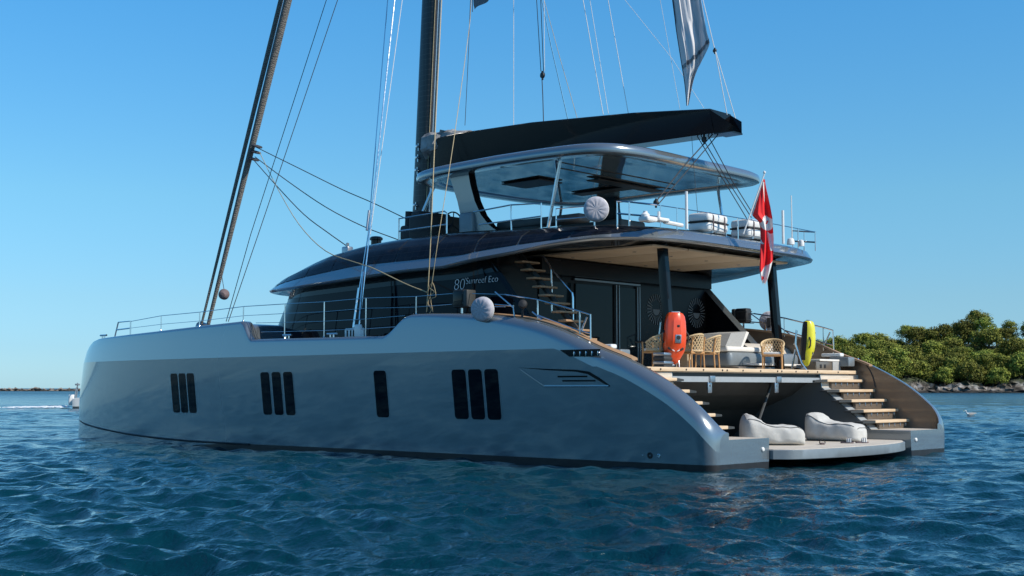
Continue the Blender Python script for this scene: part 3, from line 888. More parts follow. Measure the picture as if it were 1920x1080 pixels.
# swim platform between the hulls
edge = catmull([(0.12, 3.32, 0), (-0.20, 3.02, 0), (-0.36, 2.4, 0), (-0.47, 1.3, 0), (-0.48, 0.0, 0), (-0.36, -1.3, 0), (-0.05, -2.5, 0), (0.40, -3.36, 0)], 5)
outl = [(p.x, p.y) for p in edge] + [(3.4, -3.36), (3.4, 3.32)]
def slab(outl, z0, z1, r=0.02):
    n = len(outl); cx = sum(p[0] for p in outl) / n; cy = sum(p[1] for p in outl) / n
    mb = MB()
    ins = lambda q: [(cx + (x - cx) * q, cy + (y - cy) * q) for x, y in outl]
    rings = [[(x, y, z0) for x, y in ins(.985)], [(x, y, z0 + r) for x, y in outl], [(x, y, z1 - r) for x, y in outl], [(x, y, z1) for x, y in ins(.99)]]
    mb.loft(rings, True, 0, cap=True)
    return mb
mb = slab(outl, 0.19, 0.40, .012)
plat = part(mb, 'swim_platform', 'grey')
mb = slab([(-.0 + 0.06 + (x - 1.4) * .975 + 1.34, y * .985) for x, y in outl], 0.395, 0.412, .004)
mb.build('platform_teak', 'paleteak', plat)

# ---- deckhouse
def roof_zr(x): return interp(x, [(2.3, 5.16), (4.0, 5.16), (5.3, 5.08), (6.2, 4.97), (7.7, 4.84), (8.5, 4.74), (10, 4.73), (12.6, 4.65), (15.2, 4.58), (17.4, 4.60), (18.5, 4.62)])
def roof_zs(x): return interp(x, [(2.3, 5.44), (3.1, 5.42), (3.7, 5.32), (4.7, 5.27), (6.2, 5.19), (7.5, 5.10), (8, 5.04), (10.1, 5.03), (12.2, 5.04), (14, 4.93), (16, 4.82), (17.4, 4.74), (18.5, 4.74)])
def roof_zt(x): return interp(x, [(2.3, 5.58), (3.9, 5.61), (5.4, 5.66), (6.8, 5.70), (9, 5.79), (11, 5.80), (12.5, 5.76), (13.9, 5.63), (14.8, 5.46), (15.8, 5.26), (17.05, 5.0), (17.4, 4.93), (18.5, 4.84)])
base = catmull([(5.5, 4.72, 0), (8, 4.75, 0), (11, 4.72, 0), (14, 4.6, 0), (15.8, 4.45, 0), (16.8, 4.2, 0), (17.45, 3.8, 0), (17.95, 3.0, 0), (18.25, 1.9, 0), (18.35, 1, 0), (18.4, 0, 0)], 5)
def house_ring(t):
    half = []
    for p in base:
        fwd = sm(p.x, 14.0, 17.4)
        aft = 1 - sm(p.x, 5.5, 8.0)
        x = p.x - 0.95 * t * fwd + 1.95 * t * aft
        z = 2.95 + (roof_zr(min(x, 16.9)) + 0.14 - 2.95) * t
        half.append((x, p.y - 0.13 * t, z))
    return half + [(x, -y, z) for x, y, z in half[-2::-1]]
mb = MB(); mb.loft([house_ring(t) for t in (0, .25, .5, .75, 1)], flip=False)
house = part(mb, 'saloon_window', 'glass', sharp=60)
def band(t0, t1, off, m, name, x0=5.5, x1=99, both=True):
    mb = MB()
    A = [p for p in house_ring(t0)]; B = [p for p in house_ring(t1)]
    n = len(A); rows = []
    def push(p):
        v = Vector((p[0] - 9, p[1], 0)); v = Vector((0, math.copysign(1, p[1]), 0)) if p[0] < 14 else v.normalized()
        return (p[0] + v.x * off, p[1] + v.y * off, p[2])
    idx = [i for i in range(n) if x0 <= A[i][0] <= x1]
    mb.loft([[push(A[i]) for i in idx], [push(B[i]) for i in idx]])
    return mb.build(name, m, house)
band(.80, 1.0, .012, 'black', 'window_header')
band(0.0, .05, .012, 'black', 'window_sill')
for x in (9.55, 7.9):
    for s in (1, -1):
        mb = MB()
        mb.box((x, s * 4.70, 3.75), (0.015, 0.02, 1.5)); mb.build('window_joint', 'rubber', house, smooth=False)
# lettering on the port glass
def text(body, size, loc, rot, m, parent, name='lettering', ext=0.003, shear=0.0, off=0.0):
    c = bpy.data.curves.new(name, 'FONT')
    c.body = body; c.size = size; c.extrude = ext; c.shear = shear; c.offset = off
    c.materials.append(M[m])
    t = bpy.data.objects.new(name, c); COL.objects.link(t)
    dg = bpy.context.evaluated_depsgraph_get()
    me = bpy.data.meshes.new_from_object(t.evaluated_get(dg))
    bpy.data.objects.remove(t)
    me.name = name
    o = bpy.data.objects.new(name, me); COL.objects.link(o)
    o.parent = parent; o.location = loc; o.rotation_euler = rot
    return o
text("80", 0.41, (8.60, 4.68, 4.22), (R(90), 0, R(180)), 'textw', house, shear=0.15, off=-0.012)
text("'Sunreef Eco", 0.235, (8.19, 4.70, 4.35), (R(90), 0, R(180)), 'textw', house, shear=0.15, off=-0.006)
# slanted side screens trimmed in paint
for s in (1, -1):
    A = house_ring(0)[0]; B = house_ring(1)[0]
    mb = MB()
    d = 0.05
    mb.loft([[(A[0] - .07, s * (A[1] - .02), 2.1), (A[0] + .1, s * (A[1] + .04), 2.1), (A[0] + .1, s * (A[1] - .12), 2.1)],
             [(A[0] - .05, s * (A[1] - .02), A[2]), (A[0] + .1, s * (A[1] + .04), A[2]), (A[0] + .1, s * (A[1] - .12), A[2])],
             [(B[0] - .07, s * (B[1] - .02), B[2]), (B[0] + .1, s * (B[1] + .04), B[2]), (B[0] + .1, s * (B[1] - .12), B[2])]], True)
    part(mb, 'screen_trim', 'paint' if s < 0 else 'black')
# aft bulkhead with sliding doors
BX = 7.2
mb = MB(); mb.box((BX + .1, 0, 3.6), (0.2, 9.1, 3.0))
bulk = part(mb, 'aft_bulkhead', 'bulk', smooth=False)
mb = MB(); mb.box((BX - .15, -0.6, 4.86), (0.3, 7.6, 0.40)); mb.build('door_header', 'bulk', bulk, smooth=False)
for y0, y1 in ((1.55, 0.0), (-0.3, -1.1), (3.0, 1.75)):
    mb = MB(); mb.box((BX - .02, (y0 + y1) / 2, 3.4), (0.03, y0 - y1, 2.2)); mb.build('sliding_door', 'doorglass', bulk, smooth=False)
for y in (-1.10, -1.2, -0.15, -0.27):
    mb = MB(); mb.box((BX - .05, y, 3.38), (0.05, 0.035, 2.36)); mb.build('door_frame', 'frame', bulk, smooth=False)
mb = MB(); mb.box((BX - .05, 0.2, 4.61), (0.05, 2.85, 0.05)); mb.build('door_frame', 'frame', bulk, smooth=False)
def sunburst(y, z):
    mb = MB()
    for k in range(26):
        a = 2 * math.pi * k / 26
        r0, r1 = 0.20, 0.44
        if math.sin(a) > 0.55: r0 = 0.26
        w = 0.017
        ca, sa = math.cos(a), math.sin(a)
        q = [(r0, -w * .6), (r1, -w), (r1, w), (r0, w * .6)]
        mb.add([(BX - .012, y + ca * u - sa * v, z + sa * u + ca * v) for u, v in q], [(0, 1, 2, 3)])
    pts = [(BX - .012, y + .17 * math.cos(R(a)), z + .17 * math.sin(R(a))) for a in range(180, 361, 12)]
    mb.add(pts, [tuple(range(len(pts)))])
    return mb.build('sunburst_decal', 'speaker', bulk, smooth=False)
sunburst(-2.04, 3.97); sunburst(-4.03, 3.95)
# stair from the cockpit up to the flybridge on the port side
st = [(6.63, 4.86), (6.44, 4.65), (6.25, 4.43), (6.05, 4.21), (5.85, 3.99), (5.64, 3.79), (5.42, 3.57), (5.22, 3.35), (5.0, 3.12), (4.8, 2.9), (4.6, 2.68), (4.4, 2.46)]
mb = MB()
mb.tube([(6.95, 3.95, 5.05), (4.25, 3.95, 2.22)], 0.09, 6, sx=.5)
fly = part(mb, 'flybridge_stair', 'dark')
for x, z in st:
    mb = MB(); mb.rbox((x + .1, 3.93, z), (0.27, 0.66, 0.05), .015); t = mb.build('tread', 'teakdk', fly)
mb = MB(); mb.tube([(6.49, 3.6, 5.03), (6.22, 3.6, 4.69), (5.55, 3.6, 4.06), (5.53, 3.6, 3.95), (5.53, 3.6, 2.9)], .026, 8); mb.tube([(6.22, 3.6, 4.69), (6.22, 3.6, 3.6)], .026, 8)
mb.build('handrail', 'chrome', fly)
# two aft pillars
for s in (1, -1):
    mb = MB(); mb.loft([[(x + dx, s * 2.45 + dy, z) for dx, dy in ((-.10, -.08), (-.03, -.12), (.1, -.1), (.1, .1), (-.03, .12), (-.10, .08))] for x, z in ((3.42, 2.15), (3.66, 5.2))], True, cap=True)
    part(mb, 'pillar', 'black', sharp=50)

# ---- main roof
ROUT = catmull([(2.70, 0, 0), (2.70, 1.4, 0), (2.76, 2.6, 0), (3.0, 3.5, 0), (3.5, 4.2, 0), (4.3, 4.64, 0), (5.7, 4.90, 0), (7.5, 5.10, 0), (9.5, 5.15, 0), (11, 5.1, 0), (13, 4.96, 0), (14.8, 4.8, 0), (16.3, 4.46, 0), (17.3, 3.96, 0), (17.95, 3.0, 0), (18.3, 1.7, 0), (18.42, .8, 0), (18.45, 0, 0)], 6)
def closed(half): return [(p[0], p[1]) for p in half] + [(p[0], -p[1]) for p in half[-2:0:-1]]
RC = closed(ROUT)
def offset_curve(C, d):
    n = len(C); out = []
    for i in range(n):
        a, b = C[i - 1], C[(i + 1) % n]
        t = Vector((b[0] - a[0], b[1] - a[1])).normalized()
        nn = Vector((-t.y, t.x))
        if nn.dot(Vector((9 - C[i][0], -C[i][1]))) < 0 and (abs(C[i][1]) > .5 or True):
            nn = -nn if nn.dot(Vector((9.5 - C[i][0], 0 - C[i][1]))) < 0 else nn
        out.append((C[i][0] + nn.x * d, C[i][1] + nn.y * d))
    return out
RPROF = [(0.55, lambda x: roof_zr(x) + .10), (0.12, roof_zr), (0.03, lambda x: roof_zr(x) + .02), (0.0, lambda x: roof_zr(x) + .07),
         (0.12, roof_zs), (0.30, lambda x: roof_zs(x) + .47 * (roof_zt(x) - roof_zs(x))), (0.6, lambda x: roof_zs(x) + .80 * (roof_zt(x) - roof_zs(x))),
         (0.95, lambda x: roof_zs(x) + .96 * (roof_zt(x) - roof_zs(x))), (1.2, roof_zt)]
mb = MB()
rings = []
for d, zf in RPROF:
    rings.append([(x, y, zf(x)) for x, y in offset_curve(RC, d)])
top = offset_curve(RC, 1.2)
for q, cr in ((.8, .04), (.5, .09), (.2, .12), (0.0, .12)):
    rings.append([(x, y * q, roof_zt(x) + cr * (1 + 1.2 * sm(x, 9, 12) * (1 - sm(x, 14, 16)))) for x, y in top])
mb.loft(rings, True, flip=False)
roof = part(mb, 'main_roof', 'paint', sharp=50)
def soff_z(x): return 5.17 + (roof_zr(x) + .16 - 5.17) * sm(x, 7.6, 9.0)
mb = MB()
u0 = offset_curve(RC, .55); u1 = offset_curve(RC, 1.25)
rg = [[(x, y, roof_zr(x) + .10) for x, y in u0], [(x, y, soff_z(x)) for x, y in u1]] + [[(x, y * q, soff_z(x)) for x, y in u1] for q in (.5, 0)]
M['soffit'] = mat('dark_gloss_soffit', (0.16, 0.17, 0.18), 0.06, 0.7)
mb.loft(rg, True, flip=True)
mb.build('soffit', 'soffit', roof, sharp=50)
for y0, y1 in ((3.05, 1.62), (1.56, 0.05), (-0.01, -1.55), (-1.61, -3.05)):
    mb = MB(); mb.rbox((5.75, (y0 + y1) / 2, 5.13), (4.5, y0 - y1, 0.05), .012); mb.build('ceiling_panel', 'ceil', roof)
    for x in (4.6, 6.6):
        mb = MB(); mb.lathe([(.05, 0), (.05, .012), (.03, .014), (.001, .008)], (x, (y0 + y1) / 2, 5.104), (0, 0, -1), 14); mb.build('downlight', 'chrome', roof)
mb = MB()
fc = [(x, y) for x, y in offset_curve(RC, 1.22) if x < 11.5]
fr = [[(x, y * q_, roof_zt(x) + .03 + .06 * (1 - q_)) for x, y in sorted([p for p in fc if p[1] >= 0])] for q_ in (1, .5, 0, -.5, -1)]
mb.loft(fr, flip=True); mb.build('flybridge_floor', 'teak', roof)
# solar panels wrapped over both roof shoulders
def roof_surf(i, d):
    C = offset_curve(RC, d); x, y = C[i]
    ds = [p[0] for p in RPROF[4:]]; zs = [p[1](x) for p in RPROF[4:]]
    return x, y, float(np.interp(d, ds, zs))
DV = [0.125, 0.16, 0.22, 0.30, 0.40, 0.52, 0.60, 0.74, 0.88]
CURV = {d: offset_curve(RC, d) for d in DV}
def rs_point(x, d, sgn):
    C = CURV[d]; h = len(ROUT)
    xs = [C[i][0] for i in range(3, h)]; ys = [C[i][1] for i in range(3, h)]
    y = float(np.interp(x, xs, ys))
    z = float(np.interp(d, [p[0] for p in RPROF[4:]], [p[1](x) for p in RPROF[4:]]))
    return (x - 0.0, sgn * (y + .008), z + .012)
segs = [(3.3, 4.75), (4.79, 6.2), (6.24, 7.55), (7.59, 9.0), (9.04, 10.45), (10.49, 11.9), (11.94, 13.3), (13.34, 14.6), (14.64, 15.9), (15.94, 16.9)]
for s in (1, -1):
    for (a, b) in segs:
        mb = MB(); rows = []
        nx = 9
        for d in DV:
            rows.append([rs_point(a + (b - a) * k / (nx - 1), d, s) for k in range(nx)])
        mb.loft(rows, flip=s < 0)
        o = mb.build('solar_panel', 'solar', roof, sharp=60)
        uvl = o.data.uv_layers.new(name='cells')
        for lp in o.data.loops:
            r_, c_ = divmod(lp.vertex_index, nx)
            uvl.data[lp.index].uv = (a + (b - a) * c_ / (nx - 1), r_ * 0.145)
# hatch-like vent and fittings on the forward roof
mb = MB(); mb.lathe([(.16, 0), (.16, .28), (.2, .3), (.2, .36), (.15, .4), (.001, .42)], (14.65, 2.0, 5.90), (0, 0, 1), 18)
part(mb, 'roof_vent', 'black')
mb = MB(); mb.rbox((15.75, 2.2, 5.86), (0.3, 0.25, 0.40), .05); mb.lathe([(.05, 0), (.05, .12), (.001, .14)], (15.75, 2.2, 6.05), (0, 0, 1), 10)
part(mb, 'rope_clutch', 'steel')

# ---- flybridge: arch legs, hardtop, struts
for s in (1, -1):
    poly = [(9.88, 5.6), (9.80, 6.1), (9.95, 6.8), (10.2, 7.55), (9.47, 7.55), (9.42, 7.2), (9.30, 6.75), (9.10, 6.35), (8.82, 6.05), (8.40, 5.78), (8.3, 5.6)]
    mb = MB(); n = len(poly)
    lean = lambda z: (z - 5.7) * 0.10
    mb.add([(x, s * (3.10 + lean(z)), z) for x, z in poly] + [(x, s * (2.84 + lean(z)), z) for x, z in poly], [tuple(range(n)), tuple(range(n, 2 * n))[::-1]] + [(i, i + n, (i + 1) % n + n, (i + 1) % n) for i in range(n)])
    for k in range(2, 2 + n): mb.mi[k] = 1 if 3 < k - 2 < 10 else 0
    part(mb, 'arch_leg', ['paint', 'black'] if s > 0 else ['black', 'black'], sharp=25)  # starboard leg all black: shade on its inner face put into the colour
HOUT = catmull([(4.15, 0, 0), (4.15, 1.5, 0), (4.22, 2.6, 0), (4.55, 3.38, 0), (5.3, 3.76, 0), (7, 3.86, 0), (9, 3.85, 0), (10.4, 3.78, 0), (11.3, 3.48, 0), (11.8, 2.6, 0), (12.0, 1.3, 0), (12.05, 0, 0)], 6)
HC = closed(HOUT)
def hz(x): return interp(x, [(4.1, 7.42), (5.2, 7.45), (6.5, 7.47), (8, 7.48), (10, 7.46), (11.5, 7.43)])
def hcurve(d):
    n = len(HC); out = []
    for i in range(n):
        a, b = HC[i - 1], HC[(i + 1) % n]
        t = Vector((b[0] - a[0], b[1] - a[1])).normalized(); nn = Vector((-t.y, t.x))
        if nn.dot(Vector((8.3 - HC[i][0], -HC[i][1]))) < 0: nn = -nn
        out.append((HC[i][0] + nn.x * d, HC[i][1] + nn.y * d))
    return out
mb = MB(); rg = []
for d, h in ((0.62, .05), (0.58, 0.02), (0.10, 0.0), (0.02, .03), (0, .10), (0.03, .21), (0.12, .26), (0.42, .30), (0.9, .33)):
    rg.append([(x, y, hz(x) + h) for x, y in hcurve(d)])
for q in (.5, 0.0): rg.append([(x, y * q, hz(x) + .35) for x, y in hcurve(.9)])
mb.loft(rg, True)
ht = part(mb, 'hardtop', 'paint', sharp=50)
mb = MB(); rg = [[(x, y * q, hz(x) + .045) for x, y in hcurve(.60)] for q in (1, .5, 0)]
mb.loft(rg, True, flip=True); mb.build('glass_panel', 'mirror', ht)
mb = MB(); mb.box((7.6, -1.2, 7.47), (0.42, 3.0, 0.03)); mb.box((8.6, -1.6, 7.475), (2.3, 0.5, 0.03))
mb.box((9.3, .9, 7.475), (1.4, 1.0, .03)); mb.build('hardtop_beam', 'dark', ht, smooth=False)
for x in (6.9,):
    mb = MB(); mb.tube([(x, 2.6, 7.44), (x, -2.6, 7.44)], .018, 6); mb.build('glazing_bar', 'dark', ht)
mb = MB(); mb.tube([(6.63, 3.28, 5.68), (6.22, 3.26, 7.47)], .045, 10); part(mb, 'hardtop_strut', 'chrome')
mb = MB(); mb.tube([(12.0, 3.1, 5.75), (11.35, 2.75, 7.4)], .05, 10); part(mb, 'hardtop_strut', 'chrome')
mb = MB(); mb.tube([(5.55, -3.2, 5.6), (5.83, -3.2, 7.45)], .045, 10); part(mb, 'hardtop_strut', 'chrome')
mb = MB(); mb.tube([(12.0, -3.1, 5.75), (11.35, -2.75, 7.4)], .05, 10); part(mb, 'hardtop_strut', 'chrome')
# helm console and wheel
mb = MB(); mb.rbox((11.1, 2.9, 6.12), (0.9, 1.3, 0.75), .08); mb.rbox((11.3, 2.9, 6.52), (.4, 1.2, .2), .06)
helm = part(mb, 'helm_console', 'rubber')
mb = MB()
pts = [(10.35, 2.95 + .36 * math.cos(R(a)), 6.2 + .36 * math.sin(R(a))) for a in range(0, 361, 15)]
mb.tube(pts, .02, 6)
for a in (90, 210, 330): mb.tube([(10.38, 2.95, 6.2), (10.35, 2.95 + .36 * math.cos(R(a)), 6.2 + .36 * math.sin(R(a)))], .015, 6)
mb.tube([(10.38, 2.95, 6.2), (10.8, 2.95, 6.15)], .04, 8)
mb.build('steering_wheel', 'rubber', helm)
mb = MB(); mb.rbox((9.6, 3.05, 6.05), (.5, .5, .8), .1); part(mb, 'helm_seat', 'grey')
# sofa backs on the flybridge that show above the coaming
mb = MB(); mb.rbox((7.4, 2.6, 6.05), (2.9, 0.5, 0.20), .06); part(mb, 'flybridge_sofa', 'dark')
mb = MB(); mb.rbox((7.2, 0.4, 6.05), (2.2, 1.1, 0.3), .08); part(mb, 'flybridge_table', 'dark')

# ---- rails
def rail(name, lines, r=.02, m='chrome', parent=None):
    mb = MB()
    for l in lines: mb.tube(l, r, 8)
    return part(mb, name, m, parent)
FW = [(21.18, 3.54, 4.02), (18.88, 3.60, 4.04), (16.57, 3.66, 4.11), (14.6, 3.10, 4.10), (12.85, 3.08, 4.08), (11.12, 3.06, 4.10), (9.18, 3.57, 4.05)]
def ry(x): return min(f_Y(x) - .42, 5.42)
for s in (1, -1):
    g = rail('guard_rail', [[(23.28, s * ry(23.28), 3.92)] + [(x, s * ry(x), zt) for x, zb, zt in FW] + [(7.7, s * 5.42, 4.06)]], .011)
    rail('guard_wire', [[(23.28, s * ry(23.28), 3.70)] + [(x, s * ry(x), zt - .27) for x, zb, zt in FW] + [(7.7, s * 5.42, 3.8)]], .008)
    rail('guard_wire', [[(15.95, s * 5.42, 3.61), (14.6, s * 5.42, 3.58), (12.85, s * 5.42, 3.55), (11.12, s * 5.42, 3.55), (9.6, s * 5.42, 3.58)]], .008)
    rail('guard_wire', [[(15.7, s * 5.42, 3.34), (14.6, s * 5.42, 3.32), (12.85, s * 5.42, 3.30), (11.12, s * 5.42, 3.29), (9.75, s * 5.42, 3.31)]], .008)
    for x, zb, zt in FW:
        rail('stanchion', [[(x, s * ry(x), zb - .03), (x, s * ry(x), zt)]], .017)
        mb = MB(); mb.lathe([(.045, 0), (.045, .02), (.025, .06), (.02, .08)], (x, s * ry(x), zb - .02), (0, 0, 1), 12); part(mb, 'stanchion_foot', 'chrome')
    rail('pulpit', [[(24.5, s * ry(24.5), 3.44), (24.23, s * ry(24.23), 3.93), (23.28, s * ry(23.28), 3.93), (23.28, s * ry(23.28), 3.46)], [(24.38, s * ry(24.38), 3.68), (23.28, s * ry(23.28), 3.70)]], .024)
    rail('aft_rail', [[(6.1, s * 5.42, 3.95), (5.06, s * 5.42, 3.78), (3.79, s * 5.42, 3.46), (3.48, s * 5.42, 3.37), (3.48, s * 5.42, 2.68)], [(5.06, s * 5.42, 3.24), (5.06, s * 5.42, 3.78)], [(3.79, s * 5.42, 2.8), (3.79, s * 5.42, 3.46)],
                      [(5.06, s * 5.42, 3.42), (3.79, s * 5.42, 3.02), (3.48, s * 5.42, 2.95)], [(3.75, s * 5.42, 3.0), (3.58, s * 5.42, 3.32)]], .02)
    rail('guard_wire', [[(7.7, s * 5.42, 4.06), (6.1, s * 5.42, 3.95)], [(7.7, s * 5.42, 3.74), (6.1, s * 5.42, 3.66)]], .011)
    rail('rail_bracket', [[(6.35, s * 5.5, 4.02), (5.75, s * 5.5, 3.62), (5.72, s * 5.5, 3.42)], [(6.35, s * 5.5, 3.72), (5.75, s * 5.5, 3.66)], [(5.2, s * 5.45, 3.5), (4.9, s * 5.45, 3.3)]], .018)
    mb = MB(); mb.lathe([(.03, 0), (.09, .02), (.11, .09), (.09, .16), (.02, .18)], (5.45, s * 5.5, 3.66), (-.5, s * .6, .2), 14); mb.tube([(5.45, s * 5.5, 3.66), (5.5, s * 5.48, 3.3)], .03)
    part(mb, 'deck_lamp', 'rubber')
    for x in (25.2, 14.3, 12.35):
        z = f_zt(x)
        mb = MB(); mb.tube([(x + .2, s * (f_Y(x) - .3), z + .1), (x - .2, s * (f_Y(x) - .3), z + .1)], .03, 8); mb.tube([(x + .07, s * (f_Y(x) - .3), z - .02), (x + .07, s * (f_Y(x) - .3), z + .1)], .025); mb.tube([(x - .07, s * (f_Y(x) - .3), z - .02), (x - .07, s * (f_Y(x) - .3), z + .1)], .025)
        part(mb, 'mooring_cleat', 'chrome')
    # flybridge rails on the roof edge
    rail('flybridge_rail', [[(11.7, s * 3.75, 5.72), (11.7, s * 3.75, 6.42), (9.9, s * 3.75, 6.46), (9.8, s * 3.75, 6.40), (9.8, s * 3.75, 5.72)], [(11.7, s * 3.75, 6.07), (9.8, s * 3.75, 6.1)]], .022)
    rail('flybridge_rail', [[(8.6, s * 3.95, 6.3), (7.28, s * 3.95, 6.36), (6.25, s * 3.95, 6.30), (6.25, s * 3.95, 5.6)], [(7.28, s * 3.95, 6.36), (7.25, s * 3.95, 5.6)], [(8.4, s * 3.95, 5.95), (6.25, s * 3.95, 5.98)]], .02)
    rail('flybridge_rail', [[(5.76, s * 3.95, 5.6), (5.76, s * 3.95, 6.12), (4.55, s * 3.95, 6.08), (4.55, s * 3.95, 5.6)], [(5.76, s * 3.95, 5.85), (4.55, s * 3.95, 5.82)]], .018)
    rail('flybridge_rail', [[(3.86, s * 3.95, 5.5), (3.86, s * 3.95, 6.12), (3.5, s * 3.95, 6.07), (2.95, s * 3.6, 5.98)], [(3.5, s * 3.95, 5.5), (3.5, s * 3.95, 6.07)], [(3.86, s * 3.95, 5.83), (2.95, s * 3.6, 5.70)]], .022)
rail('aft_fly_rail', [[(2.95, 3.6, 5.98), (2.85, 1.5, 5.98), (2.85, -1.5, 5.98), (2.95, -3.6, 5.98)]], .012)
for y in (3.55, 2.9, 0.3, -2.6, -3.5): rail('fly_stanchion', [[(2.9, y, 5.45), (2.9, y, 5.98)]], .016)
for y, h in ((2.58, 6.4), (-1.76, 6.38)):
    rail('aerial', [[(2.85, y, 5.5), (2.85, y, h)]], .035, 'white')
rail('aerial', [[(2.85, -2.2, 5.5), (2.85, -2.2, 6.82)]], .014, 'white')
for y, q in ((-2.05, .1), (-2.6, .07)):
    mb = MB(); mb.lathe([(q, 0), (q, .08), (q * .8, .15), (.001, .18)], (2.8, y, 5.5), (0, 0, 1), 12); part(mb, 'aerial_dome', 'white')
mb = MB(); mb.rbox((3.0, 3.9, 5.62), (.3, .4, .12), .05); mb.rbox((2.95, 3.5, 5.64), (.28, .4, .08), .03); mb.lathe([(.10, 0), (.10, .12), (.05, .17), (.05, .2)], (3.0, 4.0, 5.6), (0, 0, 1), 14); mb.tube([(2.9, 3.4, 5.6), (2.9, 2.7, 5.58)], .05); mb.tube([(2.9, 3.62, 5.7), (2.9, 3.62, 5.82)], .03)
part(mb, 'winch_base', 'white')

# ---- mast, boom, rigging
def mstrip():
    m = bpy.data.materials.new('mast_solar_skin'); nt, b = nodes_of(m)
    tc = nt.nodes.new("ShaderNodeTexCoord"); sx = nt.nodes.new("ShaderNodeSeparateXYZ"); cb = nt.nodes.new("ShaderNodeCombineXYZ")
    nt.links.new(tc.outputs["Object"], sx.inputs[0]); nt.links.new(sx.outputs["X"], cb.inputs[0]); nt.links.new(sx.outputs["Z"], cb.inputs[1])
    br = nt.nodes.new("ShaderNodeTexBrick"); br.inputs["Scale"].default_value = 1
    br.inputs["Color1"].default_value = (0.008, 0.008, 0.010, 1); br.inputs["Color2"].default_value = (0.011, 0.011, 0.013, 1); br.inputs["Mortar"].default_value = (0.05, 0.05, 0.046, 1)
    br.inputs["Brick Width"].default_value = 0.16; br.inputs["Row Height"].default_value = 0.165; br.inputs["Mortar Size"].default_value = 0.007; br.offset = 0.0
    nt.links.new(cb.outputs[0], br.inputs["Vector"]); nt.links.new(br.outputs["Color"], b.inputs["Base Color"]); b.inputs["Roughness"].default_value = 0.3
    return m
M['mast'] = mstrip()
def mx(z): return 14.82 - (z - 6.4) * 0.0575
mb = MB(); rg = []
for z in np.linspace(5.7, 34, 40):
    c = mx(z); ring = []
    for k in range(20):
        a = 2 * math.pi * k / 20
        ring.append((c + .31 * math.copysign(abs(math.cos(a)) ** .75, math.cos(a)), .22 * math.copysign(abs(math.sin(a)) ** .6, math.sin(a)), z))
    rg.append(ring)
mb.loft(rg, True, cap=True)
mast = part(mb, 'mast', 'mast', sharp=60)
mb = MB(); mb.tube([(mx(z) - .33, 0.02, z) for z in (6, 20, 33.8)], .035, 6); mb.build('mast_track', 'steel', mast)
mb = MB(); mb.tube([(mx(z) - .36, 0.12, z) for z in (6, 20, 33.8)], .018, 6); mb.tube([(mx(z) - .40, 0.16, z) for z in (6, 20, 33.8)], .012, 6); mb.build('halyard', 'roped', mast)
mb = MB(); mb.tube([(mx(z) - .42, 0.22, z) for z in (6, 20, 33.8)], .012, 6); mb.build('halyard', 'ropey', mast)
for z in (6.75, 7.45, 8.55, 8.95, 9.3):
    mb = MB(); mb.lathe([(.05, 0), (.05, .04), (.03, .08), (.045, .14), (.001, .15)], (mx(z) + .02, .21, z), (0, 1, 0), 12); mb.tube([(mx(z) + .02, .26, z - .14), (mx(z) + .02, .26, z + .1)], .018, 6); mb.build('mast_winch', 'chrome', mast)
mb = MB(); mb.rbox((15.2, .1, 6.6), (.5, .5, .5), .1); mb.tube([(15.25, .15, 6.3), (15.2, .15, 7.3)], .12, 10); part(mb, 'mast_collar', 'rubber')
# boom: a deep trough, wider at the top
mb = MB(); rg = []
for x, zt_, zb, wt, wb in ((14.15, 9.28, 8.52, .30, .20), (13.6, 9.42, 8.46, .46, .26), (12.7, 9.43, 8.44, .50, .28), (9.65, 9.33, 8.34, .55, .30), (6.0, 9.08, 8.27, .55, .30), (3.58, 8.84, 8.24, .50, .28)):
    h = zt_ - zb
    rg.append([(x, wb, zb), (x, wb + (wt - wb) * .45, zb + h * .35), (x, wt, zt_ - .03), (x, wt - .03, zt_), (x, -wt + .03, zt_), (x, -wt, zt_ - .03), (x, -wb - (wt - wb) * .45, zb + h * .35), (x, -wb, zb)])
mb.loft(rg, True, cap=True)
# end cheeks and sloping tail
mb.add([(3.58, .50, 8.81), (3.58, .28, 8.24), (2.84, .28, 8.21), (2.92, .30, 8.30)], [(0, 1, 2, 3)])
mb.add([(3.58, .47, 8.81), (3.58, .25, 8.24), (2.84, .25, 8.21), (2.92, .27, 8.30)], [(3, 2, 1, 0)])
mb.add([(3.58, -.50, 8.81), (3.58, -.28, 8.24), (3.12, -.28, 8.21), (3.20, -.40, 8.58)], [(3, 2, 1, 0)])
mb.add([(3.58, -.47, 8.81), (3.58, -.25, 8.24), (3.12, -.25, 8.21), (3.20, -.37, 8.58)], [(0, 1, 2, 3)])
mb.box((3.35, 0, 8.225), (0.5, .56, .04))
boom = part(mb, 'boom', 'black', sharp=25)
mb = MB(); mb.tube([(3.25, 0, 8.30), (3.45, .1, 8.40), (3.3, -.1, 8.45), (3.5, 0, 8.33)], .035); mb.lathe([(.06, -.04), (.06, .04)], (3.38, 0, 8.38), (0, 1, 0), 12); mb.build('boom_sheave', 'steel', boom)
mb = MB(); mb.tube([(14.55, 0, 8.95), (14.1, 0, 8.95)], .12, 10); mb.build('gooseneck', 'steel', boom)
mb = MB()
r_ = np.random.RandomState(4); rg = []
for i in range(13):
    t = i / 12; x = 14.35 - 1.75 * t; ring = []
    for k in range(22):
        a = 2 * math.pi * k / 22
        rr_ = (0.50 - .22 * t) * (1 + 0.16 * r_.randn() * math.sin(math.pi * min(1, t + .15))) + .02
        ring.append((x + r_.randn() * .03, rr_ * .9 * math.cos(a), 9.36 - .10 * abs(t - .35) + .50 * rr_ * math.sin(a) + (.12 if math.sin(a) > 0 else -.2 * (1 - t))))
    rg.append(ring)
mb.loft(rg, True, cap=True)
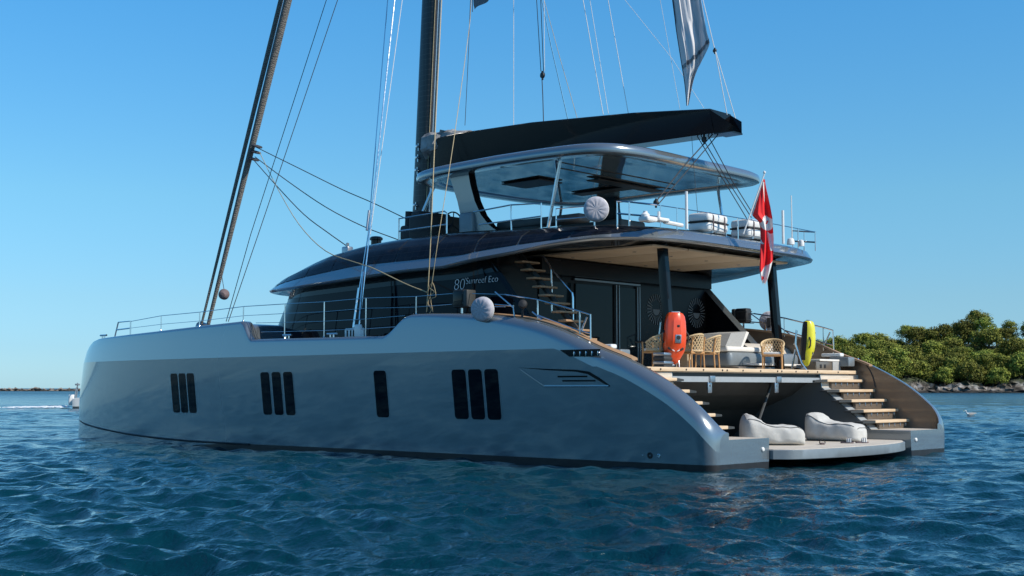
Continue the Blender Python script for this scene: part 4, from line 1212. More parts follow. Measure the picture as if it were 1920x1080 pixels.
M['crumple'] = mat('crumpled_cover', (0.26, 0.255, 0.25), 0.6, var=0.5, vscale=3, bump=0.8, bscale=6)
mb.build('boom_cover', 'crumple', boom, sharp=20)
for name, r, m, pts in ROPES:
    k = r * (0.85 if m == 'ropey' else 1.1)
    mb = MB(); mb.tube(catmull(pts, 4) if (len(pts) > 3 and name in ('sheet', 'rope')) else pts, k, 6)
    part(mb, name, m)
for i, P in enumerate(FURLS):
    a, b = Vector(P[0]), Vector(P[2])
    d = (b - a).normalized(); L_ = (30 - a.z) / d.z
    pts = [a + d * (L_ * k / 24) for k in range(25)]
    bw = 0.062 if i == 0 else 0.098
    rs = [bw * (0.7 + 0.75 * min(1, k / 9)) for k in range(25)]
    mb = MB(); mb.tube(pts, rs, 14)
    part(mb, 'furled_sail', 'furl', sharp=60)
mb = MB()
for zz in (10.0, 10.25, 10.45): mb.lathe([(.19, -.03), (.21, 0), (.19, .03)], (23.62 - (zz - 10) * .41, .05, zz), (-.4, 0, 1), 14)
part(mb, 'sail_lashing', 'roped')
def block(p, s=.07):
    mb = MB(); mb.lathe([(s * .5, -s * .5), (s, -s * .4), (s, s * .4), (s * .5, s * .5)], p, (.3, 1, 0), 14); mb.tube([(p[0], p[1], p[2] + s * 1.4), (p[0], p[1], p[2] - s * 1.6)], s * .35, 6)
    part(mb, 'rope_block', 'rubber')
block(SPOT['block1'], .085); block(SPOT['block2'], .055); block(SPOT['block3'], .075); block(SPOT['block4'], .075)
# shroud foot plates on the port and starboard side decks
for s in (1, -1):
    mb = MB(); mb.rbox((11.65, s * 5.35, 3.17), (0.75, .12, .32), .05); mb.rbox((11.45, s * 5.40, 3.24), (0.28, .1, .36), .08)
    cp = part(mb, 'chainplate', 'white')
    for dx in (-.12, .0, .12, .26):
        mb = MB(); mb.rbox((11.62 + dx, s * 5.42, 3.19), (.045, .02, .16), .015); mb.build('plate_slot', 'rubber', cp)
    if s < 0:
        mb = MB(); mb.tube([(11.6, -5.35, 3.2), (11.58, -4.95, 5.86), (12.4, -3.5, 12.8), (13.5, -.7, 26)], .02, 6); part(mb, 'shroud', 'chrome')
# forward beam, bowsprit and nets
mb = MB(); mb.tube([(23.6, 4.5, 3.1), (23.7, 0, 3.2), (23.6, -4.5, 3.1)], .22, 12); mb.tube([(20.5, 0, 3.0), (23.7, 0, 3.3), (26.9, 0, 4.05)], .2, 12)
part(mb, 'forward_beam', 'paint')
mb = MB(); mb.box((21.8, 0, 3.0), (3.6, 6.9, .02)); part(mb, 'trampoline_net', 'roped', smooth=False)

# ================================================================== things on board
def put(name, x, y, z, rz, label, cat, group=None):
    o = empty(name, wp(x, y, z), rz)
    return tag(o, label, cat, group)

# ---- woven dining chairs
def make_chair():
    t = empty('dining_chair', (0, 0, 0))
    for sx, sy, tilt in ((.22, .24, 0), (.22, -.24, 0), (-.22, .23, 1), (-.22, -.23, 1)):
        mb = MB()
        if tilt: mb.tube([(sx - .03, sy * 1.02, 0), (sx, sy, .44), (sx - .05, sy * .98, .80)], [.017, .022, .018], 8)
        else: mb.tube([(sx + .02, sy * 1.03, 0), (sx, sy, .44), (sx + .01, sy * 1.04, .66)], [.016, .022, .018], 8)
        mb.build('leg', 'chairwood', t)
    mb = MB()
    mb.rbox((0, 0, .42), (.5, .52, .05), .02); mb.build('seat_frame', 'chairwood', t)
    mb = MB(); mb.rbox((.0, 0, .475), (.46, .47, .07), .03); mb.build('cushion', 'cushion', t)
    def arc(u, v):
        # u 0..1 round the back from one arm to the other, v 0..1 up
        a = R(-115 + 230 * u)
        x = .22 - .50 * max(0, math.cos(a * .78)) ** .8 if False else .02 - .30 * math.cos(a) - .02
        y = .285 * math.sin(a) / max(1, 1) if abs(u - .5) < .39 else .285 * math.sin(a)
        top = .64 + .22 * max(0, math.cos(a * .80)) ** .9
        z = .46 + (top - .46) * v
        return Vector((x - .03 * v * max(0, math.cos(a)), y * (1 + .04 * v), z))
    mb = MB(); mb.tube([arc(k / 24, 1.0) for k in range(25)], .024, 8); mb.build('top_rail', 'weave', t)
    mb = MB()
    n = 15
    for k in range(-3, n + 3):
        for d in (1, -1):
            pts = []
            for j in range(6):
                u = (k + d * j * .62) / n
                if -.02 <= u <= 1.02: pts.append(arc(min(1, max(0, u)), j / 5))
            if len(pts) > 1: mb.tube(pts, .0115, 5, cap=False)
    mb.tube([arc(k / 24, .0) for k in range(25)], .016, 6)
    mb.build('woven_back', 'weave', t)
    return t
ch = make_chair()
chairs = [(3.45, 3.02, R(8), 'woven cord chair beside the striped crate, left of the orange sea scooter'),
          (3.25, 1.92, R(-4), 'woven cord chair showing its back just right of the orange sea scooter'),
          (3.35, 1.05, R(20), 'woven cord chair nearest the white sofa cushion, second right of the orange scooter'),
          (4.55, 1.15, R(185), 'shaded woven cord chair behind the two chairs right of the orange scooter'),
          (3.2, -1.72, R(118), 'woven cord chair standing alone in front of the dark right hand pillar')]
for i, (x, y, rz, lab) in enumerate(chairs):
    o = ch if i == 0 else copy_tree(ch)
    o.location = wp(x, y, 2.162); o.rotation_euler = (0, 0, rz)
    tag(o, lab, 'chair', 'woven dining chairs on the aft deck')
t = put('dining_table', 4.0, 1.6, 2.162, 0, 'low dining table half hidden behind the woven chairs', 'table')
mb = MB(); mb.rbox((0, 0, .70), (.9, 1.9, .05), .03); mb.build('tabletop', 'dark', t)
for y in (.55, -.55):
    mb = MB(); mb.rbox((0, y, .34), (.28, .22, .68), .03); mb.build('pedestal', 'ceil', t)

# ---- sofa
t = put('outdoor_sofa', 4.6, -2.6, 2.162, 0, 'grey built up deck sofa with white cushions and a raised backrest', 'sofa')
mb = MB(); mb.rbox((0, -.1, .33), (1.2, 3.5, .40), .14); mb.build('base', 'grey', t)
mb = MB(); mb.rbox((-.15, 0, .07), (1.3, 3.1, .14), .05); mb.build('plinth', 'liner', t)
mb = MB(); mb.rbox((-.72, -.3, .20), (.28, 2.7, .06), .025); mb.build('step_pad', 'cushion', t)
mb = MB(); mb.rbox((0, .75, .60), (1.1, 1.9, .13), .055); mb.build('seat_cushion', 'cushion', t)
mb = MB()
mb.loft([[(-.5, 1.72, .66), (.5, 1.72, .66), (.5, 1.0, .66), (-.5, 1.0, .66)], [(-.5, 1.45, 1.02), (.5, 1.45, 1.02), (.5, .72, 1.08), (-.5, .72, 1.08)]], True, cap=True)
mb.build('backrest', 'lgrey', t, sharp=20)
mb = MB()
mb.loft([[(-.51, 1.0, .66), (.51, 1.0, .66), (.51, .9, .66), (-.51, .9, .66)], [(-.51, .72, 1.085), (.51, .72, 1.085), (.51, .60, 1.06), (-.51, .60, 1.06)]], True, cap=True)
mb.build('back_cushion', 'cushion', t, sharp=20)
# ---- storage box and crate
t = put('storage_box', 3.3, -4.35, 2.162, 0, 'low storage locker with a pale lid beside the yellow sea scooter', 'locker')
mb = MB(); mb.rbox((0, 0, .15), (.5, 1.3, .30), .03); mb.build('body', 'liner', t)
mb = MB(); mb.rbox((0, -.1, .335), (.56, 1.2, .06), .025); mb.build('lid', 'cushion', t)
mb = MB(); mb.rbox((-.265, -.42, .17), (.02, .45, .26), .01); mb.build('door', 'lgrey', t)
for y in (.2, .42):
    mb = MB(); mb.rbox((-.255, y, .17), (.02, .1, .1), .02); mb.build('vent', 'rubber', t)
t = put('slatted_crate', 3.1, 3.22, 2.162, 0, 'grey banded crate under the left woven chair', 'crate')
mb = MB()
for k in range(4): mb.rbox((0, 0, .06 + k * .10), (.34, .38, .075), .025, 0 if k % 2 else 1)
mb.build('slats', ['steel', 'dark'], t)
mb = MB(); mb.rbox((0, 0, .205), (.30, .34, .39), .03); mb.build('liner', 'dark', t)

# ---- sea scooters on their chrome stands
def scooter(shell, kind):
    t = empty('sea_scooter', (0, 0, 0))
    rows = [(0.0, .05, .04, 0), (.05, .10, .08, .0), (.16, .17, .12, .01), (.30, .245, .15, .015), (.42, .265, .165, .0), (.60, .27, .17, -.01), (.80, .262, .165, -.01), (1.0, .245, .15, 0), (1.12, .22, .135, .01), (1.19, .18, .11, .02), (1.215, .12, .07, .03)]
    mb = MB(); rg = []
    for z, w, d, off in rows:
        ring = []
        for k in range(28):
            a = 2 * math.pi * k / 28
            ca, sa = math.cos(a), math.sin(a)
            x = off + d * math.copysign(abs(ca) ** .75, ca)
            y = w * math.copysign(abs(sa) ** .7, sa)
            # raised spine down the front face
            if ca < -.2 and abs(y) < .11 and z > .35: x -= .03
            ring.append((x, y, z))
        rg.append(ring)
    mb.loft(rg, True, cap=True); mb.build('shell', shell, t, sharp=26)
    mb = MB(); rg = []
    for z, w, d, off in rows[2:-1]:
        rg.append([(off + d * .35, sg * (w + .004), z) for sg in (1,)] + [(off + d * 1.06, w * .75, z), (off + d * 1.06, -w * .75, z), (off + d * .35, -(w + .004), z)])
    mb.loft(rg); mb.build('underside', 'rubber', t)
    for s in (1, -1):
        mb = MB(); mb.tube([(-.03, s * .255, .50), (-.05, s * .315, .56), (-.05, s * .315, .70), (-.02, s * .25, .78)], .022, 8); mb.build('handgrip', 'rubber', t)
        mb = MB(); mb.rbox((-.125, s * .135, .36), (.05, .12, .06), .02, 0, Matrix.Rotation(s * .5, 3, 'X')); mb.build('intake', 'rubber', t)
        mb = MB(); mb.rbox((-.15, s * .06, .325), (.03, .07, .022), .008, 0, Matrix.Rotation(s * .55, 3, 'X')); mb.build('trim', 'white', t)
    mb = MB(); mb.rbox((-.205, -.03, .60), (.03, .15, .20), .025); d = mb.build('display', 'steel', t)
    mb = MB(); mb.lathe([(.05, 0), (.05, .012), (.001, .013)], (-.222, -.03, .63), (-1, 0, 0), 16); mb.build('screen', 'rubber', d)
    mb = MB(); mb.rbox((-.198, -.03, .90), (.02, .06, .05), .01); mb.build('port', 'rubber', t)
    mb = MB(); mb.rbox((.02, 0, 1.215), (.10, .22, .05), .02); mb.build('bumper', 'steel', t)
    return t
def stand():
    t = empty('scooter_stand', (0, 0, 0))
    mb = MB()
    for s in (1, -1):
        mb.tube([(-.12, s * .16, .0), (.05, s * .2, .25), (.20, s * .24, .75), (.16, s * .2, 1.12)], .016, 8)
        mb.tube([(.32, s * .22, .0), (.20, s * .24, .6)], .016, 8)
        mb.lathe([(.035, 0), (.035, .02), (.015, .05)], (-.12, s * .16, 0), (0, 0, 1), 10)
        mb.lathe([(.035, 0), (.035, .02), (.015, .05)], (.32, s * .22, 0), (0, 0, 1), 10)
    mb.tube([(.05, .2, .25), (-.02, 0, .12), (.05, -.2, .25)], .016, 8)
    mb.tube([(.20, .24, .75), (.24, 0, .75), (.20, -.24, .75)], .016, 8)
    mb.build('frame', 'chrome', t)
    mb = MB(); mb.rbox((-.0, 0, .10), (.12, .14, .05), .02); mb.build('cradle', 'steel', t)
    return t
s1 = scooter('orange', 0)
s1.location = wp(2.98, 2.98, 2.29); s1.rotation_euler = (R(2), R(-3), R(-38)); tag(s1, 'orange sea scooter standing nose down on the edge of the aft deck', 'sea scooter', 'sea scooters on the aft deck')
s2 = scooter('yellow', 1)
s2.location = wp(2.98, -3.04, 2.32); s2.scale = (.95, .82, 1); s2.rotation_euler = (R(-3), R(-4), R(36)); tag(s2, 'yellow and black sea scooter standing nose down on the edge of the aft deck', 'sea scooter', 'sea scooters on the aft deck')
k1 = stand(); k1.location = wp(3.02, 3.02, 2.165); k1.rotation_euler = (0, 0, R(-38)); tag(k1, 'chrome tube stand holding up the orange sea scooter', 'stand', 'scooter stands')
k2 = copy_tree(k1); k2.location = wp(3.03, -2.98, 2.165); k2.rotation_euler = (0, 0, R(28)); tag(k2, 'chrome tube stand holding up the yellow sea scooter', 'stand', 'scooter stands')

# ---- bean bag loungers on the swim platform
def bean(seed, lab, loc, rz):
    r = np.random.RandomState(seed)
    t = put('bean_bag_lounger', *loc, rz, lab, 'bean bag', 'bean bags on the swim platform')
    Ln = 1.5
    H = [(0, .42), (.04, .62), (.09, .68), (.14, .70), (.22, .655), (.32, .57), (.42, .51), (.55, .49), (.72, .49), (.86, .47), (.94, .41), (1, .28)]
    Hc = catmull([(a, b, 0) for a, b in H], 5)
    def hh(s): return float(np.interp(s, [p.x for p in Hc], [p.y for p in Hc]))
    def ww(s): return (.92 - .06 * s) * (1 - (abs(s - .5) * 2) ** 7) ** .42 if 0 < s < 1 else .12
    S = np.concatenate([[0.004, .012, .025, .045], np.linspace(.07, .93, 40), [.955, .975, .988, .996]])
    n = 40; ph = r.rand(6) * 6
    def ringf(s):
        out = []
        h, w = hh(s), ww(s)
        e = min(1, (w / .7))
        for k in range(n):
            a = 2 * math.pi * k / n
            ca, sa = math.cos(a), math.sin(a)
            y = w / 2 * math.copysign(abs(ca) ** .62, ca)
            zt = h * (.5 + .5 * math.copysign(abs(sa) ** .55, sa))
            if sa > .3: zt -= .035 * (1 - (2 * abs(y) / max(w, .1)) ** 2) * (1 if s > .3 else -.3)
            b = 1 + .02 * math.sin(9 * s + 3 * a + ph[0]) + .014 * math.sin(23 * s - 4 * a + ph[1]) + .01 * math.sin(31 * s + 7 * a + ph[2])
            out.append(((s - .5) * Ln + .02 * math.sin(5 * a + ph[3]) * (1 if .1 < s < .9 else 0), y * b, max(0.004, zt * (b if sa > -.4 else 1))))
        return out
    mb = MB(); mb.loft([ringf(s) for s in S], True, cap=True)
    mb.build('cushion', 'bean', t, sharp=None)
    mb = MB()
    kk = [k for k in range(n)]
    for side in (1, -1):
        k = 4 if side == 1 else n // 2 - 4
        pts = [Vector(ringf(s)[k]) + Vector((0, side * .006, .006)) for s in S[5:-4]]
        mb.tube(pts, .0085, 6)
    k0, k1_ = 4, n // 2 - 4
    endr = ringf(.965); mb.tube([Vector(endr[k]) + Vector((.008, 0, .002)) for k in range(k0, k1_ + 1)], .0085, 6)
    endr = ringf(.075); mb.tube([Vector(endr[k]) + Vector((-.004, 0, .006)) for k in range(k0, k1_ + 1)], .0085, 6)
    mb.build('piping', 'piping', t)
    return t
b1 = bean(3, 'white bean bag lounger on the left of the swim platform, seen side on', (1.38, 1.32, 0.414), math.atan2(-.66, -.75))
b2 = bean(9, 'white bean bag lounger on the right of the swim platform, foot towards the sea', (1.45, -1.80, 0.414), math.atan2(-.06, -1.0))
# slide sandals left on the platform
def sandal():
    t = empty('slide_sandal', (0, 0, 0))
    mb = MB(); rg = []
    for x, w in ((-.13, .03), (-.11, .042), (-.04, .042), (.04, .05), (.1, .046), (.135, .025)):
        rg.append([(x, w, .0), (x, w, .03), (x, -w, .03), (x, -w, .0)])
    mb.loft(rg, True, cap=True); mb.build('sole', 'strap', t)
    mb = MB(); rg = []
    for x in (.0, .09):
        rg.append([(x, .056 * math.cos(R(a)), .02 + .085 * math.sin(R(a))) for a in range(0, 181, 20)])
    mb.loft(rg); mb.build('strap', 'white', t)
    mb = MB()
    for x in (.025, .065): mb.tube([(x, .057 * math.cos(R(a)), .021 + .087 * math.sin(R(a))) for a in range(0, 181, 20)], .007, 5)
    mb.build('stripe', 'rubber', t)
    return t
sl = sandal()
for i, (x, y, rz, lab) in enumerate(((.62, .35, 2.2, 'striped slide sandal at the foot of the left bean bag'), (.50, -.62, 3.5, 'striped slide sandal in front of the right bean bag, the left one'), (.30, -.98, 3.9, 'striped slide sandal in front of the right bean bag, the one nearer its foot'))):
    o = sl if i == 0 else copy_tree(sl)
    o.location = wp(x, y, .415); o.rotation_euler = (0, 0, rz); o.scale = (1.15, 1.15, 1.15)
    tag(o, lab, 'sandal', 'sandals on the swim platform')

# ---- life raft canisters
def raft():
    t = empty('life_raft_canister', (0, 0, 0))
    mb = MB(); mb.rbox((0, 0, .115), (.56, .98, .19), .07); mb.rbox((0, 0, .03), (.46, .84, .06), .03); mb.build('lower_shell', 'white', t)
    mb = MB(); mb.rbox((0, 0, .325), (.56, .98, .19), .07); mb.rbox((0, 0, .41), (.42, .80, .05), .025); mb.build('upper_shell', 'white', t)
    mb = MB(); mb.rbox((0, 0, .222), (.575, .995, .04), .015); mb.build('seal_band', 'rubber', t)
    for y in (-.28, .28):
        mb = MB(); mb.tube([(-.29, y, .03), (-.295, y, .35), (-.22, y, .425), (0, y, .45), (.22, y, .425), (.295, y, .35), (.29, y, .03)], .014, 6); mb.build('lashing', 'strap', t)
    for y in (-.36, 0, .36):
        mb = MB(); mb.rbox((-.288, y, .13), (.012, .035, .12), .005); mb.build('rib', 'white', t)
    mb = MB(); mb.box((0, .34, -.02), (.6, .05, .05)); mb.box((0, -.34, -.02), (.6, .05, .05)); mb.build('cradle', 'steel', t)
    return t
ra = raft(); ra.scale = (1.06, 1.06, 1.1); ra.location = wp(3.45, 0.80, 5.60); ra.rotation_euler = (0, 0, R(6))
tag(ra, 'white life raft canister left of the red flag on the upper deck edge', 'life raft', 'life raft canisters')
rb = copy_tree(ra); rb.location = wp(3.35, -1.02, 5.60); rb.rotation_euler = (0, 0, R(-4))
tag(rb, 'white life raft canister partly behind the red flag on the upper deck edge', 'life raft', 'life raft canisters')

# ---- round covers and black cases on the rails
def disc():
    t = empty('covered_disc', (0, 0, 0))
    mb = MB(); prof = [(.001, .115), (.12, .118), (.22, .11), (.27, .09), (.295, .055), (.30, 0), (.295, -.05), (.26, -.075), (.001, -.08)]
    n = 40; rg = []
    for r_, z in prof[::-1]:
        rg.append([(r_ * math.cos(2 * math.pi * k / n) * (1 + .012 * math.sin(k * 2.9)), z + (.010 * math.sin(k * 1.9 + r_ * 9) if .1 < r_ < .29 else 0), r_ * math.sin(2 * math.pi * k / n) * (1 + .012 * math.sin(k * 2.9))) for k in range(n)])
    mb.loft(rg, True, cap=True, flip=True); mb.build('cloth_cover', 'cover', t, sharp=None)
    mb = MB(); mb.tube([(.298 * math.cos(R(a)), -.035, .298 * math.sin(R(a))) for a in range(0, 361, 10)], .014, 6); mb.build('drawstring', 'white', t)
    mb = MB(); mb.box((0, -.13, -.05), (.10, .14, .3)); mb.build('clamp', 'rubber', t)
    return t
d1 = disc(); d1.location = wp(6.42, 5.86, 3.59); d1.rotation_euler = (R(-4), 0, R(14)); d1.scale = (.97, .97, .97)
tag(d1, 'round grey cloth covered disc hung outside the side rail of the near hull', 'covered disc', 'round covers on the rails')
d2 = copy_tree(d1); d2.location = wp(4.21, 4.3, 5.93); d2.rotation_euler = (R(-3), 0, R(40)); tag(d2, 'round lilac cloth covered disc on the rail of the upper deck', 'covered disc', 'round covers on the rails')
d3 = copy_tree(d1); d3.location = wp(5.75, -5.72, 3.72); d3.rotation_euler = (0, 0, R(205)); tag(d3, 'round cloth covered disc on the far hull rail beside the dark pillar', 'covered disc', 'round covers on the rails')
def case():
    t = empty('rail_case', (0, 0, 0))
    mb = MB(); mb.rbox((0, 0, 0), (.40, .30, .44), .05); mb.build('case_body', 'rubber', t)
    mb = MB(); mb.rbox((-.26, 0, 0), (.14, .33, .42), .04); mb.build('case_lid', 'dark', t)
    mb = MB(); mb.rbox((0, .155, .0), (.30, .02, .34), .02); mb.build('front_panel', 'black', t)
    for z in (-.12, .12):
        mb = MB(); mb.rbox((0, 0, z), (.42, .32, .03), .01); mb.build('strap', 'dark', t)
    mb = MB(); mb.tube([(0, 0, -.2), (0, 0, -.42)], .03); mb.lathe([(.06, 0), (.05, .03), (.03, .05)], (0, 0, -.43), (0, 0, 1), 12); mb.build('post', 'chrome', t)
    return t
c1 = case(); c1.location = wp(7.60, 5.36, 3.92); tag(c1, 'black boxed case on a short post of the near side rail', 'case', 'cases on the side rails')
c2 = copy_tree(c1); c2.location = wp(6.48, -5.45, 3.90); c2.rotation_euler = (0, 0, R(180)); tag(c2, 'dark boxed case on the far hull rail left of the covered disc', 'case', 'cases on the side rails')

# ---- ensign on its staff
M['flagred'] = mat('flag_red', (0.80, 0.015, 0.02), 0.75, var=0.05, vscale=6)
M['flagwhite'] = mat('flag_white', (0.72, 0.70, 0.68), 0.75)
F0 = wp(*SPOT['flagtop2'])
t = empty('ensign_flag', wp(2.75, 0.95, 5.45)); tag(t, 'red and white flag with a white cross hanging limp from a slanted staff', 'flag')
base_l = t.location.copy()
def fl(px, py, dep=0.0):
    # metres: across the flag, down from the staff top, and folds in depth
    k = 0.01298
    return F0 + Vector((RX, RY, 0)) * ((px - 1432) * k) + Vector((0, 0, -(py - 328) * k)) + Vector((FX, FY, 0)) * dep - base_l
rows = [(336, 1430, 1434), (350, 1424.5, 1436), (370, 1418, 1440), (388, 1412, 1443), (402, 1409, 1445), (408, 1413, 1446), (416, 1422, 1446.5), (430, 1425, 1447), (450, 1424.5, 1448), (470, 1423, 1447.5), (490, 1422, 1446), (503, 1421, 1443), (514, 1421.5, 1440), (526, 1423.5, 1436), (534, 1426.5, 1431)]
mb = MB(); nu, nv = 44, 110
V = np.linspace(336, 534, nv); G = []
for v in V:
    a = float(np.interp(v, [q[0] for q in rows], [q[1] for q in rows])); b = float(np.interp(v, [q[0] for q in rows], [q[2] for q in rows]))
    row = []
    for i in range(nu):
        u = i / (nu - 1)
        g = min(1, (v - 330) / 60)
        dep = (.055 * math.sin(u * 8.5 + .018 * v + .7) + .025 * math.sin(u * 17 - .03 * v)) * g
        row.append(fl(a + (b - a) * u, v + 2.0 * math.sin(u * 9) * g, dep))
    G.append(row)
mb.loft(G)
for j in range(nv - 1):
    for i in range(nu - 1):
        u, v = i / (nu - 1), V[j]
        px = float(np.interp(v, [q[0] for q in rows], [q[1] for q in rows])) * (1 - u) + float(np.interp(v, [q[0] for q in rows], [q[2] for q in rows])) * u
        w = False
        w |= 340 < v < 378 and abs(px - (1430.5 + (v - 340) * .06)) < 2.0 * (1 - (v - 340) / 48)
        c = Vector((px - 1436.5, v - 419))
        petal = abs(c.x / 13.0) ** 1.3 + abs(c.y / 16.0) ** 1.3 < 1
        w |= petal and not (abs(c.x + c.y * .35) < 1.6 and -6 < c.y < 4)
        w |= 436 < v < 470 and px > 1437 + (470 - v) * .0 + abs(v - 440) * .16 and px > 1436.5
        w |= v > 512 - (px - 1421) * .9 and not (516 < v < 526 and 1424 < px < 1430 and (v - 516) > (px - 1424))
        w |= 449 < v < 457 and px < 1424.5 + (v - 449) * .75
        w |= (v < 402 and px < np.interp(v, [336, 402], [1430, 1409]) + 1.6)
        if w: mb.mi[j * (nu - 1) + i] = 1
mb.build('flag_cloth', ['flagred', 'flagwhite'], t, sharp=None)
mb = MB(); mb.tube([fl(1434, 324), fl(1392, 440)], .017, 8); mb.lathe([(.03, 0), (.035, .03), (.02, .06), (.001, .07)], fl(1434, 325), (.2, .2, 1), 10); mb.build('staff', 'white', t)

# ---- hanging sail and pennant
t = empty('hanging_sail', wp(*SAIL[-1][1])); tag(t, 'white sail corner hanging down to a point above the boom end', 'sail')
mb = MB(); b0 = Vector(t.location)
up = [[Vector(q) for q in row] for row in SAIL]
top = [[q + (q - p) * 6.0 for q, p in zip(up[0], up[1])]]
cols = list(zip(*(top + up)))
cc = [catmull(c, 7) for c in cols]
rowsS = list(zip(*cc)); fine = []
for j, rw in enumerate(rowsS):
    f_ = catmull(rw, 9)
    n = len(f_); wdt = (f_[0] - f_[-1]).length
    fine.append([p + Vector((FX, FY, 0)) * (.07 * wdt * math.sin(i * .75 + j * .05) + .03 * wdt * math.sin(i * 1.7 - j * .2)) - b0 + Vector((0, -.35, 0)) for i, p in enumerate(f_)])
mb.loft(fine); mb.build('sail_cloth', 'sailcloth', t, sharp=None)
mb = MB(); mb.tube([r_[0] for r_ in fine], .014, 6); mb.build('leech_rope', 'roped', t)
j = 7 + 7 * 2 + 3
mb = MB()
pts = [fine[min(len(fine) - 1, j + 3 - int(5 * i / len(fine[0])))][i] for i in range(len(fine[0]))]
mb.loft([[p + Vector((-.015, .02, .06)) for p in pts], [p + Vector((-.015, .02, -.05)) for p in pts]]); mb.build('batten', 'batten', t)
t = empty('pennant', wp(*PENNANT[0])); tag(t, 'small grey pennant tip at the top edge beside the mast', 'pennant')
b0 = Vector(t.location)
P = [wp(*q) - b0 for q in PENNANT]
mb = MB(); G = []
for i in range(9):
    u = i / 8
    G.append([P[0].lerp(P[1], v / 6).lerp(P[3].lerp(P[2], v / 6), u) + Vector((.0, .05 * math.sin(u * 6 + v), 0)) for v in range(7)])
mb.loft(G); mb.build('cloth', 'batten', t, sharp=None)
mb = MB(); mb.tube([P[0] + Vector((0.1, 0, -.05)), P[1] + Vector((0, 0, 7))], .012, 6); mb.build('halyard', 'roped', t)
# ---- ball hung in the foretriangle
t = empty('hanging_ball', wp(*SPOT['ball'])); tag(t, 'dark round ball shape hanging from the furled foresail', 'signal ball')
mb = MB()
mb.lathe([(.001, -.20), (.1, -.18), (.17, -.1), (.20, 0), (.17, .1), (.1, .18), (.001, .20)], (0, 0, 0), (.5, -.8, .2), 20); mb.build('ball', 'strap', t)
mb = MB(); mb.tube([(0, 0, .15), Vector(SPOT['ballrope']) - Vector(SPOT['ball'])], .012, 6); mb.build('cord', 'roped', t)

# ================================================================== far things on the water
D = 111.0
t = empty('motor_boat', bay(-33.85, D + 1.5, 0)); tag(t, 'small white motor boat passing beyond the bow', 'motor boat')
t.rotation_euler = (0, 0, math.atan2(RY + .25 * FY, RX + .25 * FX))
mb = MB(); rg = []
for x, w, zt_, zk in ((-3.6, 1.15, .85, -.2), (-3.3, 1.3, .9, -.3), (0, 1.4, 1.05, -.35), (2.2, 1.15, 1.25, -.3), (3.6, .6, 1.45, -.1), (4.3, .06, 1.6, .4)):
    rg.append([(x, w, zt_), (x, w * .92, .2), (x, 0, zk), (x, -w * .92, .2), (x, -w, zt_), (x, 0, zt_ + .02)])
mb.loft(rg, True, cap=True); mb.build('hull', 'white', t, sharp=40)
mb = MB(); mb.rbox((.4, 0, 1.35), (3.0, 1.9, .9), .25); mb.build('cabin', 'white', t)
mb = MB(); mb.rbox((.9, 0, 1.55), (2.6, 1.95, .35), .1); mb.build('window', 'glass', t)
mb = MB()
for s in (1, -1): mb.tube([(-3.45, s * .9, .9), (-3.35, s * .8, 1.7), (-3.3, 0, 1.9)], .05, 8)
mb.tube([(-3.3, 0, 1.85), (-3.3, 0, 2.2)], .04); mb.rbox((-3.3, 0, 2.05), (.4, .4, .16), .07); mb.build('radar_arch', 'grey', t)
mb = MB(); mb.rbox((-3.75, 0, .75), (.5, .5, .9), .12); mb.build('outboard_motor', 'white', t)
r = np.random.RandomState(8)
mb = MB()
M['foam'] = mat('foam', (0.75, 0.78, 0.8), 0.9)
for k in range(520):
    u = r.rand() ** 1.7
    a = -38.2 - 3.6 * u * 1.3 + r.randn() * .12; d = D + 1.2 + r.randn() * (.25 + 1.2 * u) - 1.2 * u
    s = (.07 + .10 * r.rand()) * (1 - .5 * u)
    c = bay(a, d, .10 + .05 * r.rand())
    th = r.rand() * 3
    vs = [c + Vector((s * 1.6 * math.cos(q + th), s * math.sin(q + th), 0)) for q in np.linspace(0, 2 * math.pi, 7)[:-1]]
    o = mb.add(vs + [c + Vector((0, 0, s * .8))], [(i, (i + 1) % 6, 6) for i in range(6)])
tag(mb.build('wake_foam', 'foam', smooth=True), kind='stuff', label='white wake foam behind the motor boat')
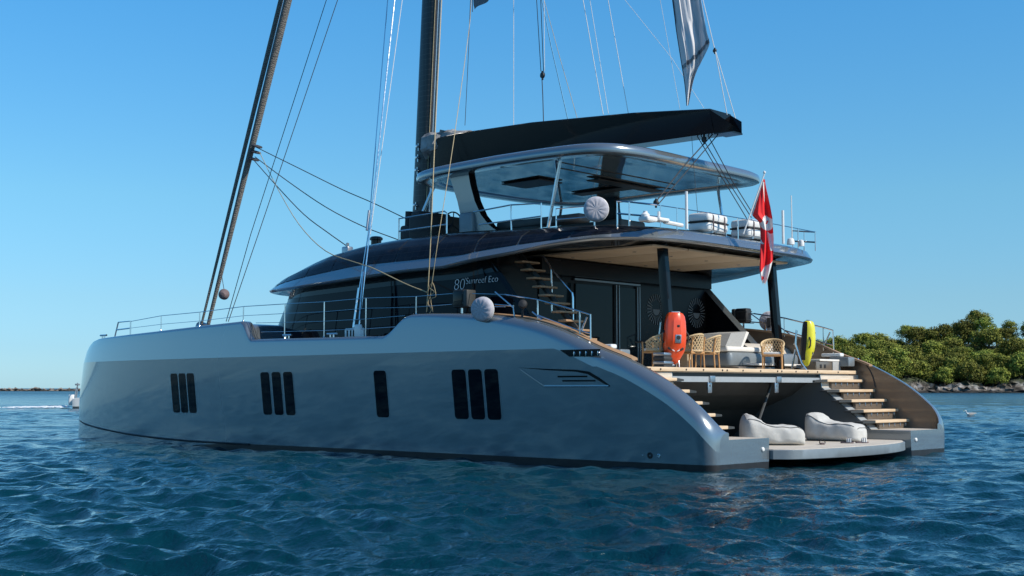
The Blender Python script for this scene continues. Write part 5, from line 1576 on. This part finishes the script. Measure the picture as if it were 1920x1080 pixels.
# breakwater of rocks on the horizon
t = empty('rock_breakwater', bay(-300, 775, 0)); tag(t, 'long low breakwater of rocks on the left horizon', 'breakwater')
mb = MB(); bl = Vector(t.location)
for k in range(420):
    a = -410 + 330 * r.rand(); lay = r.rand()
    end = sm(a, -80, -130)
    s = (.7 + 1.0 * r.rand())
    c = bay(a, 773 + r.randn() * 2.2, .2 + 1.5 * lay * (0.6 + .4 * math.sin(a * .05) ** 2)) - bl
    dirs = [Vector((1, 0, 0)), Vector((0, 1, 0)), Vector((-1, 0, 0)), Vector((0, -1, 0))]
    ring = [c + d_ * s * (.7 + .6 * r.rand()) + Vector((0, 0, (r.rand() - .5) * .5 * s)) for d_ in dirs]
    mb.add([c + Vector((r.randn() * .2, r.randn() * .2, s * .6))] + ring + [c - Vector((0, 0, s * .7))], [(0, 1, 2), (0, 2, 3), (0, 3, 4), (0, 4, 1), (5, 2, 1), (5, 3, 2), (5, 4, 3), (5, 1, 4)])
M['rock'] = mat('breakwater_rock', (0.20, 0.165, 0.14), 0.9, var=0.55, vscale=.4)
mb.build('boulders', 'rock', t, smooth=False)['kind'] = 'stuff'
mb = MB()
for k in range(34): mb.loft([[bay(-415 + k * 10, 776, z) - bl for z in (-.5, 1.2 + .3 * math.sin(k * 1.7), 1.0, -.5)], [bay(-405 + k * 10, 776.0, z) - bl for z in (-.5, 1.2 + .3 * math.sin((k + 1) * 1.7), 1.0, -.5)]])
mb.build('rubble_core', 'rock', t, smooth=False)
# gull resting on the water
t = empty('seagull', bay(27.9, 80, .03)); tag(t, 'white and grey seagull floating on the water off the far stern', 'seagull')
t.rotation_euler = (0, 0, math.atan2(-RY, -RX)); t.scale = (1.35, 1.35, 1.35)
mb = MB(); rg = []
for x, rr_, z in ((-.24, .01, .13), (-.18, .035, .115), (-.08, .075, .085), (.03, .09, .075), (.11, .075, .09), (.15, .05, .14), (.165, .034, .19), (.18, .036, .225), (.205, .036, .245), (.235, .022, .245), (.25, .01, .24)):
    rg.append([(x + (.0 if x < .12 else -.3 * rr_ * math.sin(q)), rr_ * math.cos(q), z + rr_ * math.sin(q) * (.9 if x < .12 else .6)) for q in np.linspace(0, 2 * math.pi, 15)[:-1]])
mb.loft(rg, True, cap=True); mb.build('body', 'white', t, sharp=None)
for s in (1, -1):
    mb = MB(); rg = []
    for x, h, z in ((-.30, .006, .145), (-.2, .03, .13), (-.08, .05, .12), (.03, .05, .11), (.09, .02, .11)):
        rg.append([(x, s * (.088 - .25 * max(0, -x - .05)), z - h), (x, s * (.094 - .25 * max(0, -x - .05)), z), (x, s * (.075 - .2 * max(0, -x - .05)), z + h)])
    mb.loft(rg); mb.build('wing', 'lgrey', t)
mb = MB(); mb.tube([(.245, 0, .24), (.29, 0, .232), (.305, 0, .222)], [.011, .009, .003], 6); mb.build('beak', 'yellow', t)
